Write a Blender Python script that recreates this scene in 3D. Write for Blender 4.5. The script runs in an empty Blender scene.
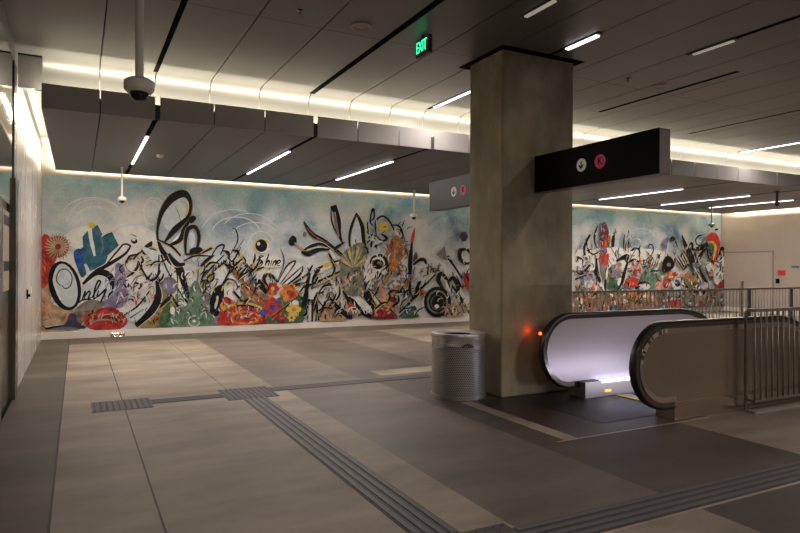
import bpy, bmesh, math, random
from mathutils import Vector, Matrix
from mathutils.geometry import tessellate_polygon
random.seed(7)
sc = bpy.context.scene
col = sc.collection
PI = math.pi
F, T, H = 622.0, math.radians(27.4), 1.6
ROLL = math.atan(7.5/1522.0)

# ------------------------------------------------------------------ helpers
def ray(u, v):
    a, b = u-400.0, v-266.1
    a, b = a*math.cos(ROLL)+b*math.sin(ROLL), -a*math.sin(ROLL)+b*math.cos(ROLL)
    a /= F; b /= F
    return (math.sin(T)+a*math.cos(T), math.cos(T)-a*math.sin(T), -b)
def on_wall(u, v, Y):
    d = ray(u, v); s = Y/d[1]
    return d[0]*s, H+d[2]*s

def mat(name, c, rough=.5, metal=0., var=0., scale=4., stretch=(1,1,1), emit=None, es=0., bump=0., spec=.5, coat=0., c2=None, detail=6):
    m = bpy.data.materials.new(name); m.use_nodes = True
    nt = m.node_tree; b = nt.nodes['Principled BSDF']
    b.inputs['Base Color'].default_value = (*c, 1)
    b.inputs['Roughness'].default_value = rough
    b.inputs['Metallic'].default_value = metal
    b.inputs['Specular IOR Level'].default_value = spec
    if coat: b.inputs['Coat Weight'].default_value = coat; b.inputs['Coat Roughness'].default_value = .15
    if emit: b.inputs['Emission Color'].default_value = (*emit, 1); b.inputs['Emission Strength'].default_value = es
    if var or bump:
        tc = nt.nodes.new('ShaderNodeTexCoord'); mp = nt.nodes.new('ShaderNodeMapping')
        mp.inputs['Scale'].default_value = stretch
        n = nt.nodes.new('ShaderNodeTexNoise'); n.inputs['Scale'].default_value = scale; n.inputs['Detail'].default_value = detail
        n.inputs['Roughness'].default_value = .6
        nt.links.new(tc.outputs['Object'], mp.inputs[0]); nt.links.new(mp.outputs[0], n.inputs['Vector'])
        if var:
            r = nt.nodes.new('ShaderNodeValToRGB')
            r.color_ramp.elements[0].position = .3; r.color_ramp.elements[1].position = .7
            lo = tuple(x*(1-var) for x in c); hi = c2 or tuple(min(1, x*(1+var)) for x in c)
            r.color_ramp.elements[0].color = (*lo, 1); r.color_ramp.elements[1].color = (*hi, 1)
            nt.links.new(n.outputs['Fac'], r.inputs[0]); nt.links.new(r.outputs[0], b.inputs['Base Color'])
            mr = nt.nodes.new('ShaderNodeMapRange'); mr.inputs['To Min'].default_value = rough*.85; mr.inputs['To Max'].default_value = min(1, rough*1.2)
            nt.links.new(n.outputs['Fac'], mr.inputs[0]); nt.links.new(mr.outputs[0], b.inputs['Roughness'])
        if bump:
            bp = nt.nodes.new('ShaderNodeBump'); bp.inputs['Strength'].default_value = bump; bp.inputs['Distance'].default_value = .01
            nt.links.new(n.outputs['Fac'], bp.inputs['Height']); nt.links.new(bp.outputs[0], b.inputs['Normal'])
    return m

M = {}
M['panel'] = mat('satin_ceiling_metal', (.158,.152,.145), .42, .35, var=.07, scale=1.2, stretch=(1,.3,1))
M['fascia'] = mat('satin_fascia_metal', (.46,.44,.43), .55, .05, var=.05, scale=1.5)
M['black'] = mat('black_void', (.006,.0055,.005), .9, spec=.02)
M['void'] = mat('dark_plenum', (.02,.018,.017), .9)
M['white_wall'] = mat('white_gloss_wall', (.60,.56,.52), .26, 0, var=.04, scale=.7, spec=.6)
M['base'] = mat('pale_base', (.78,.72,.66), .35, var=.05, scale=2)
M['right_wall'] = mat('beige_wall', (.40,.35,.31), .45, var=.08, scale=.6)
M['front_wall'] = mat('grey_wall', (.16,.15,.145), .6, var=.05)
def stone(n, c, r=.55):
    return mat(n, c, r, 0, var=.42, scale=.8, stretch=(.8,1.9,1), bump=.03, spec=.3)
M['tan'] = stone('tan_terrazzo', (.31,.262,.208))
M['tan2'] = stone('light_tan_terrazzo', (.375,.315,.245))
M['mid'] = stone('brown_terrazzo', (.158,.133,.113), .5)
M['dark'] = stone('dark_terrazzo', (.092,.077,.066), .5)
M['side'] = stone('olive_terrazzo', (.115,.10,.08), .5)
M['joint'] = mat('joint', (.07,.055,.045), .7)
M['landing'] = mat('landing_steel', (.06,.053,.05), .42, .1, var=.2, scale=2.5)
M['tact'] = mat('tactile_grey', (.072,.068,.074), .6, var=.12, scale=8)
M['tact2'] = mat('tactile_rib', (.118,.111,.118), .55)
M['concrete'] = mat('column_concrete', (.36,.31,.20), .7, 0, var=.45, scale=1.9, stretch=(1,1,.55), bump=.12, detail=8)
M['signbox'] = mat('sign_black', (.008,.007,.008), .55, 0, spec=.1)
M['signbox_sheen'] = mat('sign_black_sheen', (.03,.027,.027), .42, 0, spec=.35)  # same black sign finish, lightened: its angled gloss is put into the colour
M['signend'] = mat('sign_end', (.16,.14,.145), .45, .3)
M['cream'] = mat('sign_cream', (.75,.72,.62), .5, emit=(.75,.72,.62), es=.12)
M['magenta'] = mat('sign_magenta', (.62,.06,.14), .5, emit=(.62,.06,.14), es=.12)
M['steel'] = mat('brushed_steel', (.52,.49,.46), .36, .75, var=.1, scale=3, stretch=(1,1,.1))
M['mirror'] = mat('mirror_steel', (.62,.60,.57), .05, 1.)
M['portal'] = mat('portal_steel', (.20,.185,.145), .22, .35, var=.2, scale=3, stretch=(1,1,.1))
M['dsteel'] = mat('dark_steel', (.16,.14,.12), .25, .85, var=.15, scale=3, stretch=(1,1,.1))
M['chrome'] = mat('chrome', (.58,.50,.42), .16, 1.)
M['newel'] = mat('newel_bronze', (.14,.115,.095), .2, .8)
M['rubber'] = mat('black_rubber', (.012,.012,.013), .28, 0, spec=.5)
M['bal'] = mat('balustrade_steel', (.56,.50,.50), .34, .4, var=.06, scale=1.2)
M['balout'] = mat('balustrade_outer_steel', (.36,.285,.21), .22, .75, var=.1, scale=1.2)
M['rail'] = mat('railing_steel', (.26,.235,.21), .4, .7)
M['raild'] = mat('railing_post_steel', (.10,.088,.078), .4, .6)
M['camwhite'] = mat('camera_white', (.88,.84,.74), .45)
M['camdark'] = mat('camera_smoked_dome', (.012,.012,.014), .08)
M['disc'] = mat('speaker_disc', (.36,.33,.28), .5)
M['yellow'] = mat('yellow_paint_glow', (.75,.52,.03), .5, emit=(.75,.5,.03), es=.25)  # paint on the comb and steps, with a faint glow added
M['amber'] = mat('amber_lamp', (.9,.55,.05), .4, emit=(1,.55,.06), es=1.3)
M['redlamp'] = mat('red_lamp', (.8,.03,.01), .4, emit=(1,.06,.01), es=12)
M['exitgreen'] = mat('exit_letters', (.05,.8,.4), .5, emit=(.03,1,.38), es=2.2)
M['exitface'] = mat('exit_face', (.01,.03,.02), .4)
M['tube'] = mat('lamp_diffuser', (.9,.9,.9), .5, emit=(1,.92,.98), es=3.2)
M['tubesheen'] = mat('lamp_lens_sheen', (.9,.9,.85), .5, emit=(1,.9,.72), es=.22)  # lens taken as unlit; weak emission stands in for its reflection
M['led'] = mat('blue_white_led', (.9,.9,1), .5, emit=(.66,.70,1), es=4)
M['cove'] = mat('cove_led', (.9,.85,.7), .5, emit=(1,.86,.62), es=6)
M['redsign'] = mat('red_sign', (.55,.03,.03), .5)
M['bluesign'] = mat('blue_sign', (.06,.07,.22), .5)
M['plum'] = mat('dark_violet_sign', (.03,.02,.06), .35)
M['cplate'] = mat('cream_plate', (.62,.54,.42), .45, .1, var=.08, scale=2)
M['housing'] = mat('light_housing', (.08,.075,.072), .5, .3)

def obj(name, bm, mats, parent=None, smooth=False, loc=None, bev=0):
    me = bpy.data.meshes.new(name)
    bmesh.ops.recalc_face_normals(bm, faces=bm.faces) if not getattr(bm, 'keep', 0) else None
    bm.to_mesh(me); bm.free()
    if not isinstance(mats, (list, tuple)): mats = [mats]
    for m in mats: me.materials.append(m)
    if smooth:
        for p in me.polygons: p.use_smooth = True
    o = bpy.data.objects.new(name, me); col.objects.link(o)
    if smooth and smooth != 'all':
        mod = o.modifiers.new('es', 'EDGE_SPLIT'); mod.split_angle = math.radians(35)
    if bev:
        mod = o.modifiers.new('bev', 'BEVEL'); mod.width = bev; mod.segments = 2; mod.limit_method = 'ANGLE'
    if parent: o.parent = parent
    if loc: o.location = loc
    return o
def empty(name, loc=(0,0,0)):
    o = bpy.data.objects.new(name, None); col.objects.link(o); o.location = loc; o.empty_display_size = .1
    return o
def tag(o, label, cat, group=None):
    o['label'] = label; o['category'] = cat
    if group: o['group'] = group
    return o
def struct(o): o['kind'] = 'structure'; return o
def BM(): return bmesh.new()
def box(bm, x0, x1, y0, y1, z0, z1, mi=0):
    vs = [bm.verts.new((x, y, z)) for x in (x0, x1) for y in (y0, y1) for z in (z0, z1)]
    for f in ((0,1,3,2),(4,6,7,5),(0,4,5,1),(2,3,7,6),(0,2,6,4),(1,5,7,3)):
        bm.faces.new([vs[i] for i in f]).material_index = mi
    return bm
def quad(bm, pts, mi=0):
    f = bm.faces.new([bm.verts.new(p) for p in pts]); f.material_index = mi; return f
def cyl(bm, c0, c1, r0, r1=None, n=20, cap=True, mi=0):
    c0, c1 = Vector(c0), Vector(c1); r1 = r0 if r1 is None else r1
    d = (c1-c0).normalized(); a = Vector((1,0,0)) if abs(d.x) < .9 else Vector((0,1,0))
    s = d.cross(a).normalized(); t = d.cross(s)
    R = []
    for c, r in ((c0, r0), (c1, r1)):
        R.append([bm.verts.new(c+(s*math.cos(2*PI*i/n)+t*math.sin(2*PI*i/n))*r) for i in range(n)])
    for i in range(n):
        bm.faces.new([R[0][i], R[0][(i+1)%n], R[1][(i+1)%n], R[1][i]]).material_index = mi
    if cap:
        bm.faces.new(R[0][::-1]).material_index = mi; bm.faces.new(R[1]).material_index = mi
    return bm
def lathe(bm, prof, n=32, c=(0,0,0), mi=0):
    rings = []
    for r, z in prof:
        if r < 1e-6: rings.append([bm.verts.new((c[0], c[1], c[2]+z))])
        else: rings.append([bm.verts.new((c[0]+r*math.cos(2*PI*i/n), c[1]+r*math.sin(2*PI*i/n), c[2]+z)) for i in range(n)])
    for a, b in zip(rings, rings[1:]):
        for i in range(n):
            j = (i+1) % n
            vs = [a[0]] if len(a) == 1 else [a[i], a[j]]
            vs += [b[0]] if len(b) == 1 else [b[j], b[i]]
            if len(vs) > 2: bm.faces.new(vs).material_index = mi
    return bm
def text_bm(s, size, depth=.004):
    cu = bpy.data.curves.new('t', 'FONT'); cu.body = s; cu.size = size; cu.extrude = depth; cu.align_x = 'CENTER'; cu.align_y = 'CENTER'
    o = bpy.data.objects.new('t', cu); col.objects.link(o)
    dg = bpy.context.evaluated_depsgraph_get()
    me = bpy.data.meshes.new_from_object(o.evaluated_get(dg))
    bpy.data.objects.remove(o)
    bm = BM(); bm.from_mesh(me); bpy.data.meshes.remove(me)
    return bm
def area(name, loc, rot, sx, sy, power, c, spread=PI):
    l = bpy.data.lights.new(name, 'AREA'); l.shape = 'RECTANGLE'; l.size = sx; l.size_y = sy
    l.energy = power; l.color = c; l.spread = spread
    o = bpy.data.objects.new(name, l); col.objects.link(o); o.location = loc; o.rotation_euler = rot
    return o

# ------------------------------------------------------------------ dimensions
XL, XR, YF, YB = -.68, 21.45, -7., 15.2
ZC, ZL = 4.25, 3.55
YFA, YED = 8.97, 14.65
XCL = -.41
WELL = (6.66, 15.5, 4.44, 5.86)      # escalator opening
STAIR = (8.3, 15.6, 6.2, 8.62)       # stair opening behind it

# ------------------------------------------------------------------ floor
def floor_mat(x, y):
    if WELL[0] < x < WELL[1] and WELL[2] < y < WELL[3]: return None
    if STAIR[0] < x < STAIR[1] and STAIR[2] < y < STAIR[3]: return None
    if x < -.156: return 'side'
    if -.156 < x < -.140: return 'joint'
    if .469 < x < .482: return 'joint'
    if y > 14.03: return 'side'                        # darker margin along the wall
    if y > 7.84:
        if 1.705 < x < 1.714: return 'joint'
        if x < 2.30: return 'tan'
        if 3.95 < x < 5.6 and 8.2 < y < 8.62: return 'tan'
        if x < 3.57: return 'mid'
        if x < 5.11: return 'dark2'
        if x < 6.6: return 'mid'
        return 'tan'
    if y < 2.745:
        if x < 2.2: return 'tan'
        if x < 3.68: return 'tan'
        return 'dark'
    if x < 2.05: return 'tan'
    if x < 2.39: return 'tan2'
    if x < 3.67: return 'mid'
    if 4.0 < x < 4.165 and 4.39 < y < 6.16: return 'tan2'
    if 4.165 < x < 6.0 and 4.39 < y < 6.16: return 'landing'
    if x < 5.52: return 'dark'
    return 'tan'
M['dark2'] = stone('umber_terrazzo', (.112,.093,.08), .5)
xs = sorted({XL, -.156, -.140, .469, .482, 1.705, 1.714, 2.05, 2.2, 2.30, 2.39, 3.57, 3.67, 3.68, 3.95, 4.0, 4.165, 5.11, 5.52, 5.6, 6.0, 6.6, XR, WELL[0], WELL[1], STAIR[0], STAIR[1]})
ys = sorted({YF, 2.745, 4.39, 6.16, 7.84, 8.2, 8.62, 14.03, YB, WELL[2], WELL[3], STAIR[2], STAIR[3]})
fm = ['tan','tan2','mid','dark','dark2','side','joint','landing']
bm = BM()
for i in range(len(xs)-1):
    for j in range(len(ys)-1):
        k = floor_mat((xs[i]+xs[i+1])/2, (ys[j]+ys[j+1])/2)
        if k: quad(bm, [(xs[i],ys[j],0),(xs[i+1],ys[j],0),(xs[i+1],ys[j+1],0),(xs[i],ys[j+1],0)], fm.index(k))
bmesh.ops.remove_doubles(bm, verts=bm.verts, dist=1e-5)
struct(obj('floor', bm, [M[k] for k in fm]))
# shafts under the openings
bm = BM()
for (a, b, c, d) in (WELL, STAIR):
    for pts in ([(a,c,0),(b,c,0),(b,c,-4.2),(a,c,-4.2)], [(a,d,0),(b,d,0),(b,d,-4.2),(a,d,-4.2)],
                [(a,c,0),(a,d,0),(a,d,-4.2),(a,c,-4.2)], [(b,c,0),(b,d,0),(b,d,-4.2),(b,c,-4.2)], [(a,c,-4.2),(b,c,-4.2),(b,d,-4.2),(a,d,-4.2)]):
        quad(bm, pts)
struct(obj('wall_shaft', bm, M['front_wall']))

# ------------------------------------------------------------------ walls
struct(obj('wall_back', box(BM(), XL-.2, XR+.2, YB, YB+.2, -.0, 4.6), M['right_wall']))
struct(obj('baseboard_back', box(BM(), XL, XR, YB-.03, YB, 0, .155), M['base'], bev=.004))
bm = box(BM(), XL-.2, XL, 8.93, YB, 0, 3.99)
struct(obj('wall_left', bm, M['white_wall']))
bm = BM()
for y in (10.55, 12.1, 13.65): box(bm, XL, XL+.001, y-.004, y+.004, 0, 3.9)
struct(obj('trim_1', bm, M['joint']))
struct(obj('wall_left_front', box(BM(), XL-.4, XL-.2, YF, 8.93, 0, 4.6), M['front_wall']))
bm = box(BM(), XR, XR+.2, YF, YB, 0, 4.6)
struct(obj('wall_right', bm, M['right_wall']))
struct(obj('wall_front', box(BM(), XL-.4, XR+.2, YF-.2, YF, 0, 4.6), M['front_wall']))
struct(obj('baseboard_right', box(BM(), XR-.03, XR, YF, YB-.03, 0, .155), M['base']))
# flush door in right wall
bm = box(BM(), XR-.012, XR, 13.24, 15.1, 0.155, 2.15)
d = struct(obj('door_1', bm, mat('door_beige', (.41,.36,.325), .4, var=.05, scale=1), bev=.004))
bm = BM(); box(bm, XR-.016, XR-.001, 13.20, 13.24, .155, 2.19); box(bm, XR-.016, XR-.001, 13.20, 15.1, 2.15, 2.19)
obj('door_frame', bm, mat('door_seam', (.24,.21,.185), .5), d)

# ------------------------------------------------------------------ upper ceiling
seams = [XL-.35, .253, .95, 1.694, 2.415, 3.19, 3.885, 4.61, 5.24]
while seams[-1] < XR-.9: seams.append(seams[-1]+.725)
seams.append(XR)
g = .007
prof = [(9.12, ZC)] + [(9.12+.18*math.sin(a*PI/16), ZC-.18+.18*math.cos(a*PI/16)) for a in range(1, 9)] + [(9.30, 3.72)]
bm = BM()
cross = [YF, -3.4, -.1, 3.25, 6.58, 9.12]
for i in range(len(seams)-1):
    x0, x1 = seams[i]+g, seams[i+1]-g
    for j in range(len(cross)-1):
        y0, y1 = cross[j]+(.004 if j else 0), cross[j+1]-(.004 if j < len(cross)-2 else 0)
        quad(bm, [(x0,y0,ZC),(x1,y0,ZC),(x1,y1,ZC),(x0,y1,ZC)])
        for (a, b) in ((x0, x0), (x1, x1)): quad(bm, [(a,y0,ZC),(a,y1,ZC),(a,y1,ZC+.04),(a,y0,ZC+.04)])
    if x1 > XCL:
        xx = max(x0, XCL)
        for (ya, za), (yb, zb) in zip(prof, prof[1:]): quad(bm, [(xx,ya,za),(x1,ya,za),(x1,yb,zb),(xx,yb,zb)])
bmesh.ops.remove_doubles(bm, verts=bm.verts, dist=1e-5)
struct(obj('ceiling', bm, M['panel'], smooth=True))
struct(obj('ceiling_plenum', box(BM(), XL-.4, XR+.2, YF-.2, 9.32, 4.4, 4.45), M['void']))
bm = BM(); box(bm, XCL, XR, 9.306, 9.32, 3.6, 4.4)
struct(obj('trim_2', bm, mat('cove_back', (.25,.24,.2), .6)))
# dark slots between the panels (channels set a hair below the metal skin)
slots = [(.94, .062, YF, 9.13), (3.19, .085, YF, 9.13), (5.23, .06, 5.7, 9.1), (7.9, .07, 5.36, 7.87), (10.74, .05, 2.5, 8.3), (13.42, .05, 5.5, 9.1), (16.1,.05,5.5,9.1), (6.73, .06, 2.6, 5.23), (4.17,.06,3.6,5.2)]
bm = BM()
for x, w, a, b in slots: box(bm, x-w/2, x+w/2, a, b, ZC-.003, ZC+.03)
box(bm, 4.50, 5.80, 6.035, 7.01, ZC-.005, ZC+.02)
struct(obj('trim_3', bm, M['black']))

# fascia and lowered ceiling
lslots = {.95: 1, 3.19: 1, 5.24: 1}
bm = BM(); bl = BM()
sl = [XCL] + [s for s in seams if s > 0]
for i in range(len(sl)-1):
    a, b = sl[i], sl[i+1]
    ga = .032 if a in lslots else .007; gb = .032 if b in lslots else .007
    if i == 0: ga = 0
    box(bm, a+ga, b-gb, 8.95, YFA, ZL, 3.865)
    if a < XR-.8: box(bl, a+(.006 if i else 0), min(b-.006, XR-.74), YFA, YED, ZL, ZL+.03)
struct(obj('trim_4', bm, M['fascia'], bev=.003))
struct(obj('trim_10', box(BM(), XCL, XR, YFA+.004, YFA+.012, ZL+.03, 3.76), M['housing']))  # dark backing added to cut the cove glow through the fascia gaps
struct(obj('ceiling_lowered', bl, M['panel']))
struct(obj('ceiling_lowered_plenum', box(BM(), XCL+.01, XR-.75, YFA+.01, YED-.02, ZL+.04, ZL+.05), M['void']))
struct(obj('ceiling_cove_top', box(BM(), XL-.2, XR+.2, 9.32, YB+.2, 4.2, 4.25), mat('cove_top', (.6,.57,.52), .6)))
# stop the lowered ceiling short of the right wall: a lit slot there as well
lights_low = [(.92, 10.05, 12.9), (3.17, 10.2, 13.1), (5.15, 10.25, 13.05), (13.22, 10.4, 13.15), (16.0, 10.5, 13.35), (18.05, 10.55, 13.2)]
bm = BM()
for x, a, b in lights_low: box(bm, x-.03, x+.03, YFA, 14.6, ZL-.003, ZL+.02)
struct(obj('trim_5', bm, M['black']))
# bulkhead over the left wall
struct(obj('trim_6', box(BM(), XL, XCL, 9.2, 9.30, 3.84, ZC), mat('bulkhead', (.13,.125,.12), .5, .2)))
struct(obj('trim_7', box(BM(), XL-.2, XL, YF, YB, 3.99, 4.25), M['panel']))

# ------------------------------------------------------------------ linear lights
def linear(x, a, b, z, label, grp, m='tube', w=.046):
    e = empty('linear_light', (x, (a+b)/2, z)); L = b-a
    tag(e, label, 'light', grp)
    obj('housing', box(BM(), -w/2-.006, w/2+.006, -L/2-.04, L/2+.04, -.012, .004), M['housing'], e)
    obj('diffuser', box(BM(), -w/2, w/2, -L/2, L/2, -.03, -.0125), M[m], e, bev=.004)
    return e
G1 = 'slim linear lights under the lowered ceiling'
G2 = 'slim linear lights in the main ceiling'
names = ['slim ceiling light nearest the left wall, beside the small dome camera',
         'slim lit ceiling light above the round black eye on the mural, second from left',
         'slim lit ceiling light above the black petal shape, third from left under lowered ceiling',
         'slim ceiling light seen just below the black hanging sign, right of the column',
         'slim ceiling light in the middle of the three right of the column',
         'slim ceiling light furthest right, nearest the corner of the beige wall']
for (x, a, b), n in zip(lights_low, names): linear(x, a, b, ZL-.004, n, G1)
linear(5.23, 6.6, 8.87, ZC-.004, 'slim bright ceiling light running into the left side of the concrete column', G2)
linear(5.23, 5.24, 5.74, ZC-.004, 'short bright ceiling light right above the concrete column', G2, w=.06)
linear(13.42, 5.6, 9.02, ZC-.004, 'long slim ceiling light at the right edge above the fascia', G2)
linear(6.73, 4.62, 5.15, ZC-.004, 'ceiling light with a faint painted sheen at the upper right near the picture edge', G2, 'tubesheen', .05)
linear(4.17, 4.75, 5.2, ZC-.004, 'ceiling light with a painted warm sheen cut by the top edge, right of the exit sign', G2, 'tubesheen', .05)

# ------------------------------------------------------------------ column
bm = box(BM(), 4.585, 5.72, 6.15, 6.87, 0, ZC+.1)
tag(obj('concrete_column', bm, M['concrete'], bev=.02), 'square raw concrete column rising from floor to ceiling beside the escalator', 'column')

# ------------------------------------------------------------------ direction signs
def disc(bm, y, z, r, x0, x1, mi=0, n=28):
    cyl(bm, (x0, y, z), (x1, y, z), r, n=n, mi=mi)
def sign(y0, y1, z0, z1, ca, cb, label):
    e = empty('direction_sign', (5.08, (y0+y1)/2, z0)); cy = (y0+y1)/2
    tag(e, label, 'sign', 'black cantilevered direction signs on the column')
    H_ = z1-z0; L = (y1-y0)/2
    obj('sign_face', box(BM(), 0, .012, -L, L, 0, H_), M['signbox'] if y0 < 6 else M['signbox_sheen'], e)
    obj('housing', box(BM(), .012, .166, -L, L, 0, H_), M['signend'] if y0 < 6 else M['signbox_sheen'], e, bev=.004)
    # arrow roundel
    bm = BM(); disc(bm, ca-cy, H_/2+.005, .075, -.004, 0); obj('arrow_roundel', bm, M['cream'], e)['label'] = 'cream roundel with a black down arrow'
    bm = BM(); zc = H_/2+.005; yc = ca-cy
    box(bm, -.007, -.004, yc-.008, yc+.008, zc-.03, zc+.042)
    for s in (-1, 1):
        quad(bm, [(-.007, yc, zc-.05), (-.007, yc+s*.042, zc-.005), (-.007, yc+s*.03, zc+.006), (-.007, yc, zc-.027)])
    obj('arrow', bm, M['signbox'], e)
    bm = BM(); disc(bm, cb-cy, zc, .078, -.004, 0); obj('line_roundel', bm, M['magenta'], e)['label'] = 'magenta roundel with a black letter K'
    bm = text_bm('K', .115, .0015)
    # face -x : text x axis -> -y, text y axis -> z
    bmesh.ops.transform(bm, matrix=Matrix(((0,0,-1,-.006),(-1,0,0,cb-cy),(0,1,0,zc),(0,0,0,1))), verts=bm.verts)
    obj('letter', bm, M['signbox'], e)
    bm = BM()
    for z in (.06, H_-.06): box(bm, .05, .12, L if y1 < 6.2 else -L-.0, (L+.001) if y1 < 6.2 else -L+.001, z-.03, z+.03)
    bm.free()
sign(4.27, 6.148, 2.527, 2.98, 5.33, 5.045, 'black box sign on the near face of the column with arrow and letter K')
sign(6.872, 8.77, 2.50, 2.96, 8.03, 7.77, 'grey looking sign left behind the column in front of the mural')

# ------------------------------------------------------------------ exit sign
e = empty('exit_sign', (3.5, 6.235, 4.02)); tag(e, 'green lit exit sign hanging from the ceiling left of the column', 'sign')
obj('housing', box(BM(), .0, .055, -.145, .145, 0, .205), M['housing'], e, bev=.004)
obj('face_plate', box(BM(), -.004, 0, -.14, .14, .005, .2), M['exitface'], e)
bm = text_bm('EXIT', .165, .0015)
bmesh.ops.transform(bm, matrix=Matrix(((0,0,-1,-.007),(-.72,0,0,0),(0,1.12,0,.1),(0,0,0,1))), verts=bm.verts)
obj('letters', bm, M['exitgreen'], e)
obj('stem', cyl(BM(), (.028,0,.2), (.028,0,.228), .03), M['housing'], e)

# ------------------------------------------------------------------ trash can
def mesh_metal():
    m = mat('perforated_steel', (.52,.50,.49), .42, .6); nt = m.node_tree; b = nt.nodes['Principled BSDF']
    uv = nt.nodes.new('ShaderNodeTexCoord'); mp = nt.nodes.new('ShaderNodeMapping'); mp.inputs['Scale'].default_value = (84, 34, 1)
    mp.inputs['Rotation'].default_value = (0,0,0)
    sep = nt.nodes.new('ShaderNodeSeparateXYZ')
    nt.links.new(uv.outputs['UV'], mp.inputs[0]); nt.links.new(mp.outputs[0], sep.inputs[0])
    def mth(op, a, b_=None):
        n = nt.nodes.new('ShaderNodeMath'); n.operation = op
        for i, q in enumerate((a, b_)):
            if q is None: continue
            if isinstance(q, (int, float)): n.inputs[i].default_value = q
            else: nt.links.new(q, n.inputs[i])
        return n.outputs[0]
    row = mth('FLOOR', sep.outputs['Y']); off = mth('MULTIPLY', mth('MODULO', row, 2.), .5)
    fx = mth('SUBTRACT', mth('FRACT', mth('ADD', sep.outputs['X'], off)), .5)
    fy = mth('SUBTRACT', mth('FRACT', sep.outputs['Y']), .5)
    r = mth('ADD', mth('MULTIPLY', fx, fx), mth('MULTIPLY', fy, fy))
    al = mth('GREATER_THAN', r, .105)
    nt.links.new(al, b.inputs['Alpha'])
    return m
e = empty('trash_can', (4.20, 6.52, 0)); e.scale = (1.08, 1.08, 1); tag(e, 'round perforated steel trash can standing left of the concrete column', 'trash can')
def tube_uv(name, r, z0, z1, m, n=64):
    bm = BM(); uvl = bm.loops.layers.uv.new('uv')
    R = [[bm.verts.new((r*math.cos(2*PI*i/n), r*math.sin(2*PI*i/n), z)) for i in range(n)] for z in (z0, z1)]
    for i in range(n):
        j = (i+1) % n
        f = bm.faces.new([R[0][i], R[0][j], R[1][j], R[1][i]])
        for l, q in zip(f.loops, ((i/n,0),((i+1)/n,0),((i+1)/n,1),(i/n,1))): l[uvl].uv = q
    return obj(name, bm, m, e, smooth=True)
tube_uv('perforated_shell', .305, .035, .745, mesh_metal())
bm = lathe(BM(), [(0,.04),(.27,.04),(.285,.56),(.28,.56),(.265,.05),(0,.05)], 48); obj('liner', bm, mat('liner_grey', (.13,.125,.13), .5, .2), e, smooth=True)
bm = lathe(BM(), [(.30,.0),(.312,.0),(.312,.045),(.30,.045)], 48); obj('base_ring', bm, M['steel'], e, smooth=True)
bm = lathe(BM(), [(.300,.635),(.308,.635),(.308,.648),(.300,.648)], 48); obj('band', bm, M['steel'], e, smooth=True)
bm = lathe(BM(), [(.30,.735),(.311,.735),(.313,.765),(.307,.782),(.29,.788),(.165,.775),(.155,.77),(.15,.72),(.30,.735)], 48); obj('lid', bm, M['steel'], e, smooth=True)
bm = lathe(BM(), [(.158,.760),(.0,.755)], 32); obj('opening', bm, M['black'], e)
bm = BM()                                             # lens-shaped emblem on the shell, facing the camera
pts = []
for k in range(13): pts.append((-.085+.17*k/12, .045*math.sin(PI*k/12)))
for k in range(11, 0, -1): pts.append((-.085+.17*k/12, -.012*math.sin(PI*k/12)))
ang0 = math.atan2(-6.5, -4.19)+.35
vs = [bm.verts.new((.3115*math.cos(ang0+p[0]/.31), .3115*math.sin(ang0+p[0]/.31), .635+p[1])) for p in pts]
bm.faces.new(vs); obj('emblem', bm, mat('emblem_grey', (.10,.095,.10), .4, .3), e)

# ------------------------------------------------------------------ escalator
def loop_path(r, cx=5.36, x_end=13.5, cz=.585, zb=None):
    P = [(5.56, cz-r)] if zb is None else []
    n = 22
    P += [(cx - r*math.sin(PI*k/n), cz - r*math.cos(PI*k/n)) for k in range(n+1)]
    xa = 7.25; top = cz+r; R_ = 1.3
    P += [(xa-.9, top)]
    P += [(xa+R_*math.sin(math.radians(3*k)), top-R_+R_*math.cos(math.radians(3*k))) for k in range(0, 11)]
    lx, lz = P[-1]; P.append((x_end, lz-(x_end-lx)*math.tan(math.radians(30))))
    return P
def sweep(name, path, y, prof, m, parent, closed=True):
    """prof: (n, yoff) pairs, n measured outward from the path"""
    bm = BM(); R = []
    for i, (x, z) in enumerate(path):
        a = path[max(0, i-1)]; b = path[min(len(path)-1, i+1)]
        tx, tz = b[0]-a[0], b[1]-a[1]; L = math.hypot(tx, tz); nx, nz = -tz/L, tx/L
        R.append([bm.verts.new((x+nx*n, y+yo, z+nz*n)) for n, yo in prof])
    k = len(prof)
    for a, b in zip(R, R[1:]):
        for i in range(k): bm.faces.new([a[i], a[(i+1)%k], b[(i+1)%k], b[i]])
    bm.faces.new(R[0]); bm.faces.new(R[-1][::-1])
    return obj(name, bm, m, parent, smooth=True)
esc = empty('escalator', (0,0,0)); esc.location = (4.95, 5.16, 0)
tag(esc, 'escalator going down with black handrails and steel balustrades beside the column', 'escalator')
off = Vector((-4.95, -5.16, 0))
def E(o): o.parent = esc; o.location = off; return o
yn, yf = 4.475, 5.79
hp = [(-.004,-.03),(-.004,-.041),(.008,-.044),(.02,-.034),(.025,0),(.02,.034),(.008,.044),(-.004,.041),(-.004,.03)]
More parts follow.
